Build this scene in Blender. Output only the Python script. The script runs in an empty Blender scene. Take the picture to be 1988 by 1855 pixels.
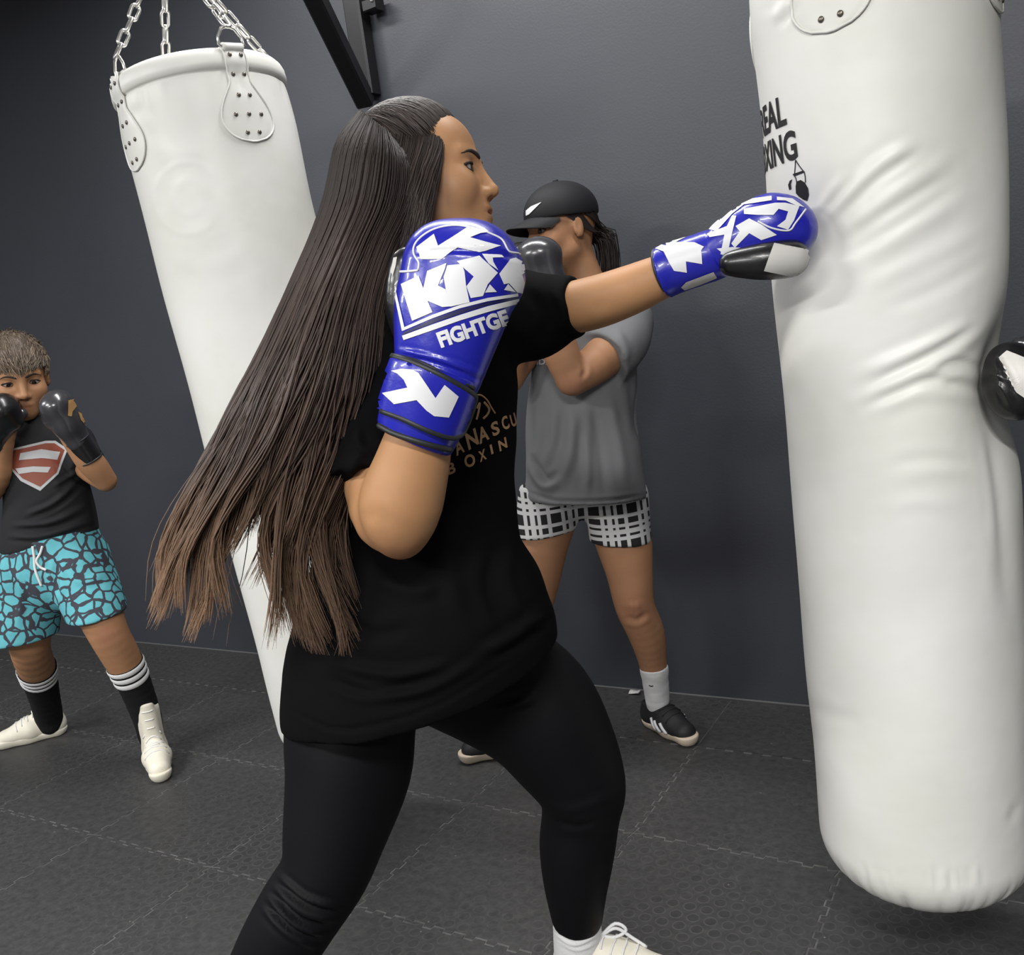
import bpy, bmesh, math, random
import numpy as np
from mathutils import Vector, Matrix
from mathutils.bvhtree import BVHTree

random.seed(7)
rng = np.random.default_rng(7)
scene = bpy.context.scene
COL = scene.collection
W_PX, H_PX = 1988.0, 1855.0

# ------------------------------------------------------------------ camera
FOC = 1785.0
CX, CY = W_PX / 2, H_PX / 2
ROT = np.array([[0.85470698, 0.03151148, 0.51815345],
                [0.50173805, 0.2059197, -0.84015237],
                [-0.13317245, 0.9780614, 0.16019049]])
CAM = np.array([0.0, 0.0, 1.3])
cam_d = bpy.data.cameras.new('camera')
cam_d.sensor_fit = 'HORIZONTAL'
cam_d.sensor_width = 36.0
cam_d.lens = 36.0 * FOC / W_PX
cam_d.clip_start = 0.02
cam_o = bpy.data.objects.new('camera', cam_d)
COL.objects.link(cam_o)
M4 = Matrix([list(r) + [0] for r in ROT.tolist()] + [[0, 0, 0, 1]])
cam_o.matrix_world = Matrix.Translation(CAM.tolist()) @ M4
scene.camera = cam_o
scene.view_settings.view_transform = 'Standard'
scene.view_settings.look = 'None'
scene.view_settings.gamma = 1.0
scene.view_settings.use_curve_mapping = False
scene.view_settings.exposure = 0.05

# ------------------------------------------------------------------ world + lamps
wd = bpy.data.worlds.new('world')
scene.world = wd
wd.use_nodes = True
wd.node_tree.nodes['Background'].inputs[0].default_value = (0.75, 0.85, 1.0, 1)
wd.node_tree.nodes['Background'].inputs[1].default_value = 0.08
CEIL = 3.05


def area(loc, sx, sy, power, col=(1, 1, 1), aim=None):
    ld = bpy.data.lights.new('ceiling_lamp', 'AREA')
    ld.shape = 'RECTANGLE'
    ld.size, ld.size_y = sx, sy
    ld.energy = power
    ld.color = col
    o = bpy.data.objects.new('ceiling_lamp', ld)
    o.location = loc
    if aim is not None:
        o.rotation_euler = (Vector(aim) - Vector(loc)).to_track_quat('-Z', 'Y').to_euler()
    COL.objects.link(o)
    return o


area((-1.5, 1.95, CEIL - 0.06), 2.5, 0.2, 56, (1, 0.99, 0.98))
area((-2.7, -1.3, CEIL - 0.06), 1.2, 0.25, 112, (1, 0.99, 0.97))
area((0.6, -1.0, CEIL - 0.06), 1.2, 0.25, 112, (1, 0.99, 0.97))
area((-0.8, -3.2, CEIL - 0.06), 1.6, 0.4, 200, (1, 0.99, 0.97))
area((-4.4, -0.2, CEIL - 0.06), 1.2, 0.3, 62, (0.97, 0.985, 1))

# ------------------------------------------------------------------ pixel helpers
X_R = ROT @ np.array([1.0, 0, 0])      # image right in the world
Y_U = ROT @ np.array([0, 1.0, 0])      # image up
Z_B = ROT @ np.array([0, 0, 1.0])      # towards the camera
UP = np.array([0, 0, 1.0])


def nrm(v):
    v = np.asarray(v, float)
    return v / np.linalg.norm(v)


def ray(x, y):
    return ROT @ np.array([(x - CX) / FOC, -(y - CY) / FOC, -1.0])


def P(x, y, d):
    return CAM + ray(x, y) * d


def G(x, y, z=0.0):
    r = ray(x, y)
    return CAM + r * ((z - CAM[2]) / r[2])


def pix(p):
    q = (np.asarray(p) - CAM) @ ROT
    return np.stack([CX + FOC * q[..., 0] / -q[..., 2], CY - FOC * q[..., 1] / -q[..., 2]], -1)


def depth(p):
    return -((np.asarray(p) - CAM) @ ROT)[..., 2]


# ------------------------------------------------------------------ materials
def lin(h):
    h = h.lstrip('#')
    o = []
    for i in (0, 2, 4):
        c = int(h[i:i + 2], 16) / 255
        o.append(c / 12.92 if c <= 0.04045 else ((c + 0.055) / 1.055) ** 2.4)
    return tuple(o)


class NT:
    def __init__(self, name):
        self.m = bpy.data.materials.new(name)
        self.m.use_nodes = True
        self.t = self.m.node_tree
        self.b = self.t.nodes['Principled BSDF']

    def n(self, typ, **kw):
        nd = self.t.nodes.new(typ)
        ins = kw.pop('ins', {})
        for k, v in kw.items():
            setattr(nd, k, v)
        for k, v in ins.items():
            self.set(nd, k, v)
        return nd

    def set(self, nd, k, v):
        if hasattr(v, 'is_linked') or isinstance(v, bpy.types.NodeSocket):
            self.t.links.new(v, nd.inputs[k])
        else:
            nd.inputs[k].default_value = v

    def math(self, op, a, b=0.0, c=0.0):
        nd = self.n('ShaderNodeMath', operation=op)
        for i, v in enumerate((a, b, c)):
            self.set(nd, i, v)
        return nd.outputs[0]

    def mix(self, f, a, b):
        nd = self.n('ShaderNodeMix', data_type='RGBA')
        self.set(nd, 0, f)
        self.set(nd, 6, a if not isinstance(a, tuple) else (*a[:3], 1))
        self.set(nd, 7, b if not isinstance(b, tuple) else (*b[:3], 1))
        return nd.outputs[2]

    def noise(self, scale, detail=3, rough=0.55, vec=None):
        nd = self.n('ShaderNodeTexNoise')
        nd.inputs['Scale'].default_value = scale
        nd.inputs['Detail'].default_value = detail
        nd.inputs['Roughness'].default_value = rough
        if vec is not None:
            self.t.links.new(vec, nd.inputs['Vector'])
        return nd.outputs[0]

    def ramp(self, f, p0, p1, c0=(0, 0, 0), c1=(1, 1, 1)):
        nd = self.n('ShaderNodeValToRGB')
        e = nd.color_ramp.elements
        e[0].position, e[1].position = p0, p1
        e[0].color, e[1].color = (*c0, 1), (*c1, 1)
        self.t.links.new(f, nd.inputs[0])
        return nd.outputs[0]

    def obj(self):
        return self.n('ShaderNodeTexCoord').outputs['Object']

    def bump(self, h, strength=0.3, dist=0.01):
        nd = self.n('ShaderNodeBump')
        nd.inputs['Strength'].default_value = strength
        nd.inputs['Distance'].default_value = dist
        self.t.links.new(h, nd.inputs['Height'])
        self.t.links.new(nd.outputs[0], self.b.inputs['Normal'])

    def base(self, c):
        self.set(self.b, 'Base Color', c if not isinstance(c, tuple) else (*c[:3], 1))


def mat(name, col, rough=0.6, spec=0.5, metal=0.0, bscale=0, bstr=0.2, bdist=0.003, var=0.0, vscale=6, sheen=0, coat=0):
    k = NT(name)
    col = lin(col) if isinstance(col, str) else col
    co = k.obj()
    if var:
        f = k.noise(vscale, 4, 0.6, co)
        k.base(k.mix(k.ramp(f, 0.3, 0.7), tuple(c * (1 - var) for c in col), tuple(min(1, c * (1 + var)) for c in col)))
    else:
        k.base(col)
    k.b.inputs['Roughness'].default_value = rough
    k.b.inputs['Specular IOR Level'].default_value = spec
    k.b.inputs['Metallic'].default_value = metal
    k.b.inputs['Sheen Weight'].default_value = sheen
    k.b.inputs['Coat Weight'].default_value = coat
    if bscale:
        k.bump(k.noise(bscale, 3, 0.6, co), bstr, bdist)
    return k.m


M = {}


def skin_mat(name, col, lip):
    k = NT(name)
    co = k.obj()
    at = k.n('ShaderNodeAttribute', attribute_name='tint')
    f = k.noise(14, 4, 0.6, co)
    c = lin(col)
    base = k.mix(k.ramp(f, 0.35, 0.7), tuple(x * 0.94 for x in c), (c[0] * 1.05, c[1] * 1.03, c[2]))
    k.base(k.mix(at.outputs['Fac'], base, lin(lip)))
    k.b.inputs['Roughness'].default_value = 0.55
    k.b.inputs['Specular IOR Level'].default_value = 0.35
    k.b.inputs['Subsurface Weight'].default_value = 0.12
    k.b.inputs['Subsurface Radius'].default_value = (1.0, 0.35, 0.2)
    k.b.inputs['Subsurface Scale'].default_value = 0.008
    k.bump(k.noise(260, 2, 0.5, co), 0.08, 0.001)
    return k.m


def hair_mat(name):
    k = NT(name)
    at = k.n('ShaderNodeAttribute', attribute_name='hcol')
    k.base(at.outputs['Color'])
    k.b.inputs['Roughness'].default_value = 0.5
    k.b.inputs['Specular IOR Level'].default_value = 0.3
    return k.m


M['skin_w'] = skin_mat('skin_tan', '#AD815B', '#9C6450')
M['skin_g'] = skin_mat('skin_tan_girl', '#A87C5D', '#98624F')
M['skin_b'] = skin_mat('skin_boy', '#A67B5A', '#925E4C')
M['hair'] = hair_mat('hair_strands')
M['blacktee'] = mat('black_cotton', (0.003, 0.0028, 0.0033), 0.85, 0.07, bscale=900, bstr=0.15, bdist=0.001)
M['leggings'] = mat('black_stretch_knit', (0.0036, 0.0036, 0.0046), 0.62, 0.14, bscale=1200, bstr=0.1, bdist=0.001)
M['blue'] = mat('blue_glove_leather', (0.012, 0.014, 0.34), 0.3, 0.5, bscale=160, bstr=0.12, bdist=0.002, coat=0.25)
M['white_print'] = mat('white_print', (0.7, 0.7, 0.72), 0.4, 0.5)
M['navy_line'] = mat('navy_print', (0.012, 0.012, 0.07), 0.4)
M['gold_print'] = mat('gold_print', lin('#A8845C'), 0.5)
M['trim'] = mat('charcoal_piping', (0.018, 0.02, 0.021), 0.5, bscale=500, bstr=0.2, bdist=0.001)
M['blackleather'] = mat('black_leather', (0.008, 0.008, 0.009), 0.3, 0.5, bscale=120, bstr=0.15, bdist=0.002, coat=0.15)
M['greyleather'] = mat('gunmetal_leather', (0.04, 0.04, 0.045), 0.24, 0.7, bscale=90, bstr=0.12, bdist=0.002, coat=0.25)
M['goldleather'] = mat('gold_trim', (0.42, 0.24, 0.09), 0.4, 0.5)
M['palepatch'] = mat('pale_grey_patch', (0.5, 0.49, 0.46), 0.6)
M['sock'] = mat('white_knit', (0.72, 0.72, 0.72), 0.9, 0.2, bscale=300, bstr=0.4, bdist=0.002)
M['sockblack'] = mat('black_knit', (0.01, 0.01, 0.011), 0.9, 0.2, bscale=300, bstr=0.3, bdist=0.002)
M['shoecream'] = mat('cream_leather', (0.72, 0.68, 0.57), 0.55, 0.4, bscale=60, bstr=0.15, bdist=0.003, var=0.06, vscale=20)
M['shoeblack'] = mat('black_suede', (0.014, 0.014, 0.016), 0.6, 0.4, bscale=200, bstr=0.2, bdist=0.002)
M['gum'] = mat('cream_rubber_sole', (0.62, 0.52, 0.4), 0.6)
M['greytee'] = mat('grey_cotton', lin('#747577'), 0.9, 0.2, bscale=700, bstr=0.15, bdist=0.001, var=0.06, vscale=5)
M['chartee'] = mat('charcoal_cotton', (0.017, 0.017, 0.019), 0.85, 0.25, bscale=700, bstr=0.15, bdist=0.001)
M['cap'] = mat('black_cap_cloth', (0.011, 0.011, 0.013), 0.7, 0.3, bscale=600, bstr=0.2, bdist=0.001)
M['eyewhite'] = mat('eye_white', (0.3, 0.27, 0.25), 0.3)
M['eyedark'] = mat('eye_iris', (0.012, 0.008, 0.006), 0.15)
M['brow'] = mat('dark_brow', (0.02, 0.013, 0.01), 0.8)
M['steel'] = mat('zinc_chain', (0.62, 0.61, 0.58), 0.32, metal=0.9, bscale=80, bstr=0.1, bdist=0.001)
M['rivet'] = mat('dull_rivet', (0.16, 0.14, 0.12), 0.35, metal=0.8)
M['blacksteel'] = mat('black_powder_coat', (0.006, 0.006, 0.007), 0.45, 0.4, bscale=120, bstr=0.1, bdist=0.001)
M['redbrown'] = mat('rust_print', lin('#7A3A26'), 0.6)
M['cord'] = mat('white_cord', (0.7, 0.7, 0.7), 0.8)
M['debris'] = mat('white_paper', (0.55, 0.55, 0.53), 0.9)
M['emboss'] = mat('pale_stamp', (0.7, 0.7, 0.66), 0.5)


def bag_mat(name, c):
    k = NT(name)
    co = k.obj()
    f = k.noise(2.6, 5, 0.6, co)
    g = k.noise(18, 4, 0.6, co)
    base = k.mix(k.ramp(f, 0.38, 0.68), tuple(x for x in c), (c[0] * 0.93, c[1] * 0.925, c[2] * 0.87))
    k.base(k.mix(k.math('MULTIPLY', k.ramp(g, 0.55, 0.8), 0.1), base, (c[0] * 0.8, c[1] * 0.79, c[2] * 0.72)))
    k.b.inputs['Roughness'].default_value = 0.42
    k.b.inputs['Specular IOR Level'].default_value = 0.4
    h = k.math('ADD', k.math('MULTIPLY', k.noise(7, 3, 0.5, co), 1.0), k.math('MULTIPLY', k.noise(300, 2, 0.5, co), 0.02))
    k.bump(h, 0.25, 0.012)
    return k.m


M['bag'] = bag_mat('white_bag_vinyl', (0.75, 0.75, 0.725))


def wall_mat():
    k = NT('charcoal_wall_paint')
    co = k.obj()
    f = k.noise(1.4, 4, 0.6, co)
    k.base(k.mix(k.ramp(f, 0.3, 0.7), (0.041, 0.0435, 0.053), (0.047, 0.050, 0.060)))
    k.b.inputs['Roughness'].default_value = 0.46
    k.b.inputs['Specular IOR Level'].default_value = 0.5
    k.bump(k.math('ADD', k.noise(140, 3, 0.6, co), k.math('MULTIPLY', k.noise(5, 2, 0.5, co), 1.5)), 0.12, 0.004)
    return k.m


def rubber_mat():
    k = NT('black_rubber_tile')
    tc = k.n('ShaderNodeTexCoord')
    co = tc.outputs['Object']
    geo = k.n('ShaderNodeNewGeometry').outputs['Position']
    sp = k.n('ShaderNodeSeparateXYZ', ins={0: co})
    # hexagonal rows of low round studs
    a = 0.039
    row = k.math('DIVIDE', sp.outputs[1], a * 0.866)
    ri = k.math('FLOOR', row)
    odd = k.math('MULTIPLY', k.math('ABSOLUTE', k.math('MODULO', ri, 2.0)), 0.5)
    u = k.math('SUBTRACT', k.math('FRACT', k.math('ADD', k.math('DIVIDE', sp.outputs[0], a), k.math('ADD', odd, 40.0))), 0.5)
    v = k.math('MULTIPLY', k.math('SUBTRACT', k.math('FRACT', k.math('ADD', row, 40.0)), 0.5), 0.866)
    rr = k.math('SQRT', k.math('ADD', k.math('MULTIPLY', u, u), k.math('MULTIPLY', v, v)))
    disc = k.ramp(rr, 0.29, 0.33, (1, 1, 1), (0, 0, 0))
    ring = k.math('MULTIPLY', k.ramp(rr, 0.28, 0.32), k.ramp(rr, 0.36, 0.42, (1, 1, 1), (0, 0, 0)))
    n1 = k.noise(2.2, 5, 0.62, geo)
    n2 = k.noise(45, 4, 0.7, geo)
    n3 = k.noise(420, 2, 0.6, geo)
    wear = k.ramp(n1, 0.4, 0.66)
    base = k.mix(k.ramp(n2, 0.3, 0.75), (0.03, 0.03, 0.03), (0.054, 0.0535, 0.053))
    base = k.mix(k.math('MULTIPLY', k.math('MULTIPLY', ring, wear), 0.28), base, (0.105, 0.104, 0.103))
    base = k.mix(k.math('MULTIPLY', k.math('MULTIPLY', disc, wear), 0.32), base, (0.016, 0.016, 0.016))
    vo = k.n('ShaderNodeTexVoronoi')
    vo.inputs['Scale'].default_value = 22
    k.t.links.new(geo, vo.inputs['Vector'])
    speck = k.ramp(vo.outputs['Distance'], 0.03, 0.06, (1, 1, 1), (0, 0, 0))
    pick = k.ramp(k.n('ShaderNodeSeparateColor', ins={0: vo.outputs['Color']}).outputs[0], 0.8, 0.82)
    base = k.mix(k.math('MULTIPLY', k.math('MULTIPLY', speck, pick), 0.35), base, (0.35, 0.34, 0.33))
    # dust smears
    mp = k.n('ShaderNodeMapping', ins={0: geo})
    mp.inputs['Scale'].default_value = (3, 14, 1)
    mp.inputs['Rotation'].default_value = (0, 0, 0.5)
    sm = k.ramp(k.noise(1.6, 5, 0.7, mp.outputs[0]), 0.6, 0.8)
    base = k.mix(k.math('MULTIPLY', sm, 0.25), base, (0.1, 0.1, 0.1))
    k.base(base)
    k.b.inputs['Specular IOR Level'].default_value = 0.5
    k.set(k.b, 'Roughness', k.math('ADD', 0.42, k.math('MULTIPLY', n2, 0.25)))
    h = k.math('ADD', k.math('MULTIPLY', k.math('MULTIPLY', ring, wear), 0.5), k.math('ADD', k.math('MULTIPLY', n2, 0.35), k.math('MULTIPLY', n3, 0.25)))
    k.bump(h, 0.28, 0.003)
    return k.m


def plaid_mat():
    k = NT('black_white_plaid')
    co = k.obj()

    def stripes(ax, per, ph):
        dv = k.n('ShaderNodeVectorMath', operation='DOT_PRODUCT')
        k.t.links.new(co, dv.inputs[0])
        dv.inputs[1].default_value = ax
        f = k.math('FRACT', k.math('ADD', k.math('DIVIDE', dv.outputs['Value'], per), ph))
        wide = k.math('LESS_THAN', f, 0.13)
        thin = k.math('LESS_THAN', k.math('ABSOLUTE', k.math('SUBTRACT', f, 0.5)), 0.05)
        g = k.math('LESS_THAN', k.math('ABSOLUTE', k.math('SUBTRACT', f, 0.24)), 0.045)
        h = k.math('LESS_THAN', k.math('ABSOLUTE', k.math('SUBTRACT', f, 0.88)), 0.05)
        return k.math('MAXIMUM', k.math('MAXIMUM', wide, thin), k.math('MAXIMUM', g, h))
    sx = stripes(tuple(nrm(X_R - UP * (X_R @ UP))), 0.108, 0.2)
    sz = stripes((0, 0, 1), 0.1, 0.15)
    k.base(k.mix(k.math('MAXIMUM', sx, sz), (0.012, 0.012, 0.013), (0.6, 0.6, 0.6)))
    k.b.inputs['Roughness'].default_value = 0.9
    return k.m


def shorts_mat():
    k = NT('turquoise_pebble_print')
    co = k.obj()
    nz = k.n('ShaderNodeTexNoise')
    nz.inputs['Scale'].default_value = 18
    k.t.links.new(co, nz.inputs['Vector'])
    mx = k.n('ShaderNodeVectorMath', operation='MULTIPLY_ADD')
    k.t.links.new(nz.outputs['Color'], mx.inputs[0])
    mx.inputs[1].default_value = (0.03, 0.03, 0.03)
    k.t.links.new(co, mx.inputs[2])
    vo = k.n('ShaderNodeTexVoronoi', feature='DISTANCE_TO_EDGE')
    vo.inputs['Scale'].default_value = 25
    vo.inputs['Randomness'].default_value = 0.9
    k.t.links.new(mx.outputs[0], vo.inputs['Vector'])
    f = k.ramp(vo.outputs['Distance'], 0.08, 0.105)
    f2 = k.noise(30, 3, 0.6, co)
    teal = k.mix(f2, lin('#4E9FAC'), lin('#6CBDC6'))
    k.base(k.mix(f, lin('#3A3A44'), teal))
    k.b.inputs['Roughness'].default_value = 0.85
    return k.m


M['wall'] = wall_mat()
M['rubber'] = rubber_mat()
M['plaid'] = plaid_mat()
M['shorts'] = shorts_mat()
M['ceiling'] = mat('white_ceiling_paint', (0.72, 0.72, 0.71), 0.9, 0.2)
M['dust'] = mat('dusty_underlay', (0.088, 0.087, 0.085), 0.95, var=0.55, vscale=14)
M['otherwall'] = mat('pale_grey_paint', (0.22, 0.225, 0.24), 0.8, 0.3)


# ------------------------------------------------------------------ mesh helpers
def mk(name, V, F, m, parent=None, smooth=True, label=None):
    V = np.asarray(V, np.float32)
    me = bpy.data.meshes.new(name)
    if isinstance(F, np.ndarray):
        n, k = F.shape
        me.vertices.add(len(V))
        me.vertices.foreach_set('co', V.ravel())
        me.loops.add(n * k)
        me.loops.foreach_set('vertex_index', F.astype(np.int32).ravel())
        me.polygons.add(n)
        me.polygons.foreach_set('loop_start', np.arange(0, n * k, k, dtype=np.int32))
        me.update(calc_edges=True)
        me.validate()
    else:
        me.from_pydata([tuple(v) for v in V.tolist()], [], F)
        me.update()
    if smooth and len(me.polygons):
        me.polygons.foreach_set('use_smooth', np.ones(len(me.polygons), bool))
    if m is not None:
        me.materials.append(m)
    o = bpy.data.objects.new(name, me)
    COL.objects.link(o)
    put(o, parent)
    if label:
        o['label'] = label
    return o


def put(o, parent):
    if parent is None:
        return
    o.parent = parent
    if parent.type == 'EMPTY':
        o.matrix_parent_inverse = Matrix.Translation(parent.location).inverted()


def thing(name, label, cat, loc, group=None):
    o = bpy.data.objects.new(name, None)
    o.empty_display_size = 0.1
    o.location = Vector([float(x) for x in loc])
    COL.objects.link(o)
    o['label'] = label
    o['category'] = cat
    if group:
        o['group'] = group
    return o


def tag(o, label, cat, group=None):
    o['label'] = label
    o['category'] = cat
    if group:
        o['group'] = group
    return o


def copy_part(src, parent, mw):
    c = src.copy()
    COL.objects.link(c)
    c.parent = parent
    if parent is not None and parent.type == 'EMPTY':
        c.matrix_parent_inverse = Matrix.Translation(parent.location).inverted()
    else:
        c.matrix_parent_inverse = Matrix.Identity(4)
    c.matrix_basis = mw
    return c


def bvh_of(o):
    me = o.data
    return BVHTree.FromPolygons([v.co[:] for v in me.vertices], [p.vertices[:] for p in me.polygons])


def box_arrays(lo, hi, bev=0.0):
    x0, y0, z0 = lo
    x1, y1, z1 = hi
    V = [(x0, y0, z0), (x1, y0, z0), (x1, y1, z0), (x0, y1, z0), (x0, y0, z1), (x1, y0, z1), (x1, y1, z1), (x0, y1, z1)]
    F = [(0, 3, 2, 1), (4, 5, 6, 7), (0, 1, 5, 4), (1, 2, 6, 5), (2, 3, 7, 6), (3, 0, 4, 7)]
    return V, F


def frame(t, hint):
    t = nrm(t)
    h = np.asarray(hint, float)
    if abs(nrm(h) @ t) > 0.97:
        h = np.array([0.3, 0.9, 0.2])
    a = nrm(np.cross(h, t))
    b = np.cross(t, a)
    return a, b


def beam(name, a, b, w, h, m, parent=None, hint=(0, 0, 1)):
    """bevelled rectangular bar from a to b"""
    a, b = np.asarray(a, float), np.asarray(b, float)
    u, v = frame(b - a, hint)
    c = min(w, h) * 0.12
    pr = [(-w / 2 + c, -h / 2), (w / 2 - c, -h / 2), (w / 2, -h / 2 + c), (w / 2, h / 2 - c), (w / 2 - c, h / 2), (-w / 2 + c, h / 2), (-w / 2, h / 2 - c), (-w / 2, -h / 2 + c)]
    V = [a + u * x + v * y for x, y in pr] + [b + u * x + v * y for x, y in pr]
    F = [(i, (i + 1) % 8, 8 + (i + 1) % 8, 8 + i) for i in range(8)] + [tuple(range(7, -1, -1)), tuple(range(8, 16))]
    return mk(name, V, F, m, parent, smooth=False)


def tube_arrays(pts, rad, k=8, closed=False):
    pts = np.asarray(pts, float)
    n = len(pts)
    rad = np.broadcast_to(np.asarray(rad, float), (n,))
    if closed:
        tan = np.roll(pts, -1, 0) - np.roll(pts, 1, 0)
    else:
        tan = np.gradient(pts, axis=0)
    a, b = frame(tan[0], (0.13, 0.21, 0.97))
    V = []
    for i in range(n):
        t = nrm(tan[i])
        a = nrm(a - t * (a @ t))
        b = np.cross(t, a)
        for j in range(k):
            an = 2 * math.pi * j / k
            V.append(pts[i] + (a * math.cos(an) + b * math.sin(an)) * rad[i])
    F = []
    for i in range(n if closed else n - 1):
        i2 = (i + 1) % n
        for j in range(k):
            F.append((i * k + j, i * k + (j + 1) % k, i2 * k + (j + 1) % k, i2 * k + j))
    if not closed:
        F.append(tuple(range(k - 1, -1, -1)))
        F.append(tuple((n - 1) * k + j for j in range(k)))
    return V, F


def tube(name, pts, rad, m, parent=None, k=8, closed=False):
    V, F = tube_arrays(pts, rad, k, closed)
    return mk(name, V, F, m, parent)


def smooth_line(pts, n=24):
    """Catmull-Rom through points"""
    p = np.asarray(pts, float)
    p = np.vstack([2 * p[0] - p[1], p, 2 * p[-1] - p[-2]])
    out = []
    segs = len(p) - 3
    per = max(2, n // segs)
    for i in range(segs):
        for t in np.linspace(0, 1, per, endpoint=False):
            a, b, c, d = p[i:i + 4]
            out.append(0.5 * (2 * b + (c - a) * t + (2 * a - 5 * b + 4 * c - d) * t * t + (3 * b - a - 3 * c + d) * t ** 3))
    out.append(p[-2])
    return np.array(out)


# ------------------------------------------------------------------ signed distance modelling
def rc(a, b, ra, rb, sq=None):
    a = np.asarray(a, np.float32)
    b = np.asarray(b, np.float32)
    ax = None
    if sq is not None:
        ax = np.asarray(nrm(sq[0]), np.float32)
        s = np.float32(1.0 / sq[1] - 1.0)
    ba = b - a
    if ax is not None:
        ba = ba + s * (ba @ ax) * ax
    bb = max(float(ba @ ba), 1e-9)

    def f(p):
        pa = p - a
        if ax is not None:
            pa = pa + s * (pa @ ax)[:, None] * ax
        t = np.clip(pa @ ba / bb, 0, 1)
        q = pa - t[:, None] * ba
        return np.sqrt(np.einsum('ij,ij->i', q, q)) - (ra + (rb - ra) * t)
    return f


def ell(c, r, R=None):
    c = np.asarray(c, np.float32)
    r = np.asarray(r, np.float32)
    R = None if R is None else np.asarray(R, np.float32)   # columns = axes

    def f(p):
        q = p - c
        if R is not None:
            q = q @ R
        k0 = np.sqrt(((q / r) ** 2).sum(1))
        k1 = np.sqrt(((q / (r * r)) ** 2).sum(1)) + 1e-9
        return k0 * (k0 - 1) / k1
    return f


def smin(a, b, k):
    h = np.maximum(k - np.abs(a - b), 0) / k
    return np.minimum(a, b) - h * h * k * 0.25


def smax(a, b, k):
    return -smin(-a, -b, k)


class Field:
    def __init__(self):
        self.ops = []
        self.lo = np.full(3, 1e9)
        self.hi = np.full(3, -1e9)

    def grow(self, c, r):
        c = np.asarray(c, float)
        self.lo = np.minimum(self.lo, c - r)
        self.hi = np.maximum(self.hi, c + r)

    def add(self, f, k=0.015, c=None, r=0.1):
        self.ops.append(('+', f, k))
        if c is not None:
            self.grow(c, r)
        return self

    def limb(self, st, p0, n, k=0.02, sq=None):
        """a sleeve or trouser leg with its own open end, joined to the rest"""
        s2 = Field().chain(st, 0.01, 0.0, sq).cut(p0, n, 0.005)
        self.ops.append(('+', s2, k))
        self.lo = np.minimum(self.lo, s2.lo)
        self.hi = np.maximum(self.hi, s2.hi)
        return self

    def sub(self, f, k=0.01):
        self.ops.append(('-', f, k))
        return self

    def cut(self, p0, n, k=0.004):
        """remove everything on the +n side of the plane"""
        p0 = np.asarray(p0, np.float32)
        n = np.asarray(nrm(n), np.float32)
        self.ops.append(('-', lambda p: -((p - p0) @ n), k))
        return self

    def disp(self, f):
        self.ops.append(('d', f, 0))
        return self

    def chain(self, st, k=0.015, dr=0.0, sq=None, ik=0.004):
        """stations (px, py, radius_px, depth)"""
        pts = [(P(x, y, d), r * d / FOC + dr) for x, y, r, d in st]
        return self.wchain(pts, k, sq, ik)

    def wchain(self, pts, k=0.015, sq=None, ik=0.004):
        for c, r in pts:
            self.grow(c, r * 1.5 + 0.02)
        if len(pts) == 1:
            pts = pts * 2
        if len(pts) > 2:
            A = np.array([list(c) + [r] for c, r in pts])
            A = smooth_line(A, 4 * (len(A) - 1))
            pts = [(a[:3], max(a[3], 0.003)) for a in A]
        fs = [rc(pts[i][0], pts[i + 1][0], pts[i][1], pts[i + 1][1], sq) for i in range(len(pts) - 1)]
        st_ = 1.0 if sq is None else max(1.0, sq[1])
        lo = np.min([np.asarray(c) - r * st_ for c, r in pts], 0).astype(np.float32)
        hi = np.max([np.asarray(c) + r * st_ for c, r in pts], 0).astype(np.float32)

        def f(p):
            q = np.maximum(np.maximum(lo - p, p - hi), 0)
            d = np.sqrt((q * q).sum(1)) + np.float32(0.004)
            m = d < 0.08
            if m.any():
                pm = p[m]
                e = fs[0](pm)
                for g in fs[1:]:
                    e = smin(e, g(pm), ik)
                d[m] = e
            return d
        self.ops.append(('+', f, k))
        return self

    def __call__(self, p):
        d = None
        for op, f, k in self.ops:
            if op == '+':
                v = f(p)
                d = v if d is None else smin(d, v, k)
            elif op == '-':
                d = smax(d, -f(p), k)
            else:
                d = d + f(p)
        return d

    def mesh(self, h=0.005):
        return surf(self, self.lo - 0.02, self.hi + 0.02, h)


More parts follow.
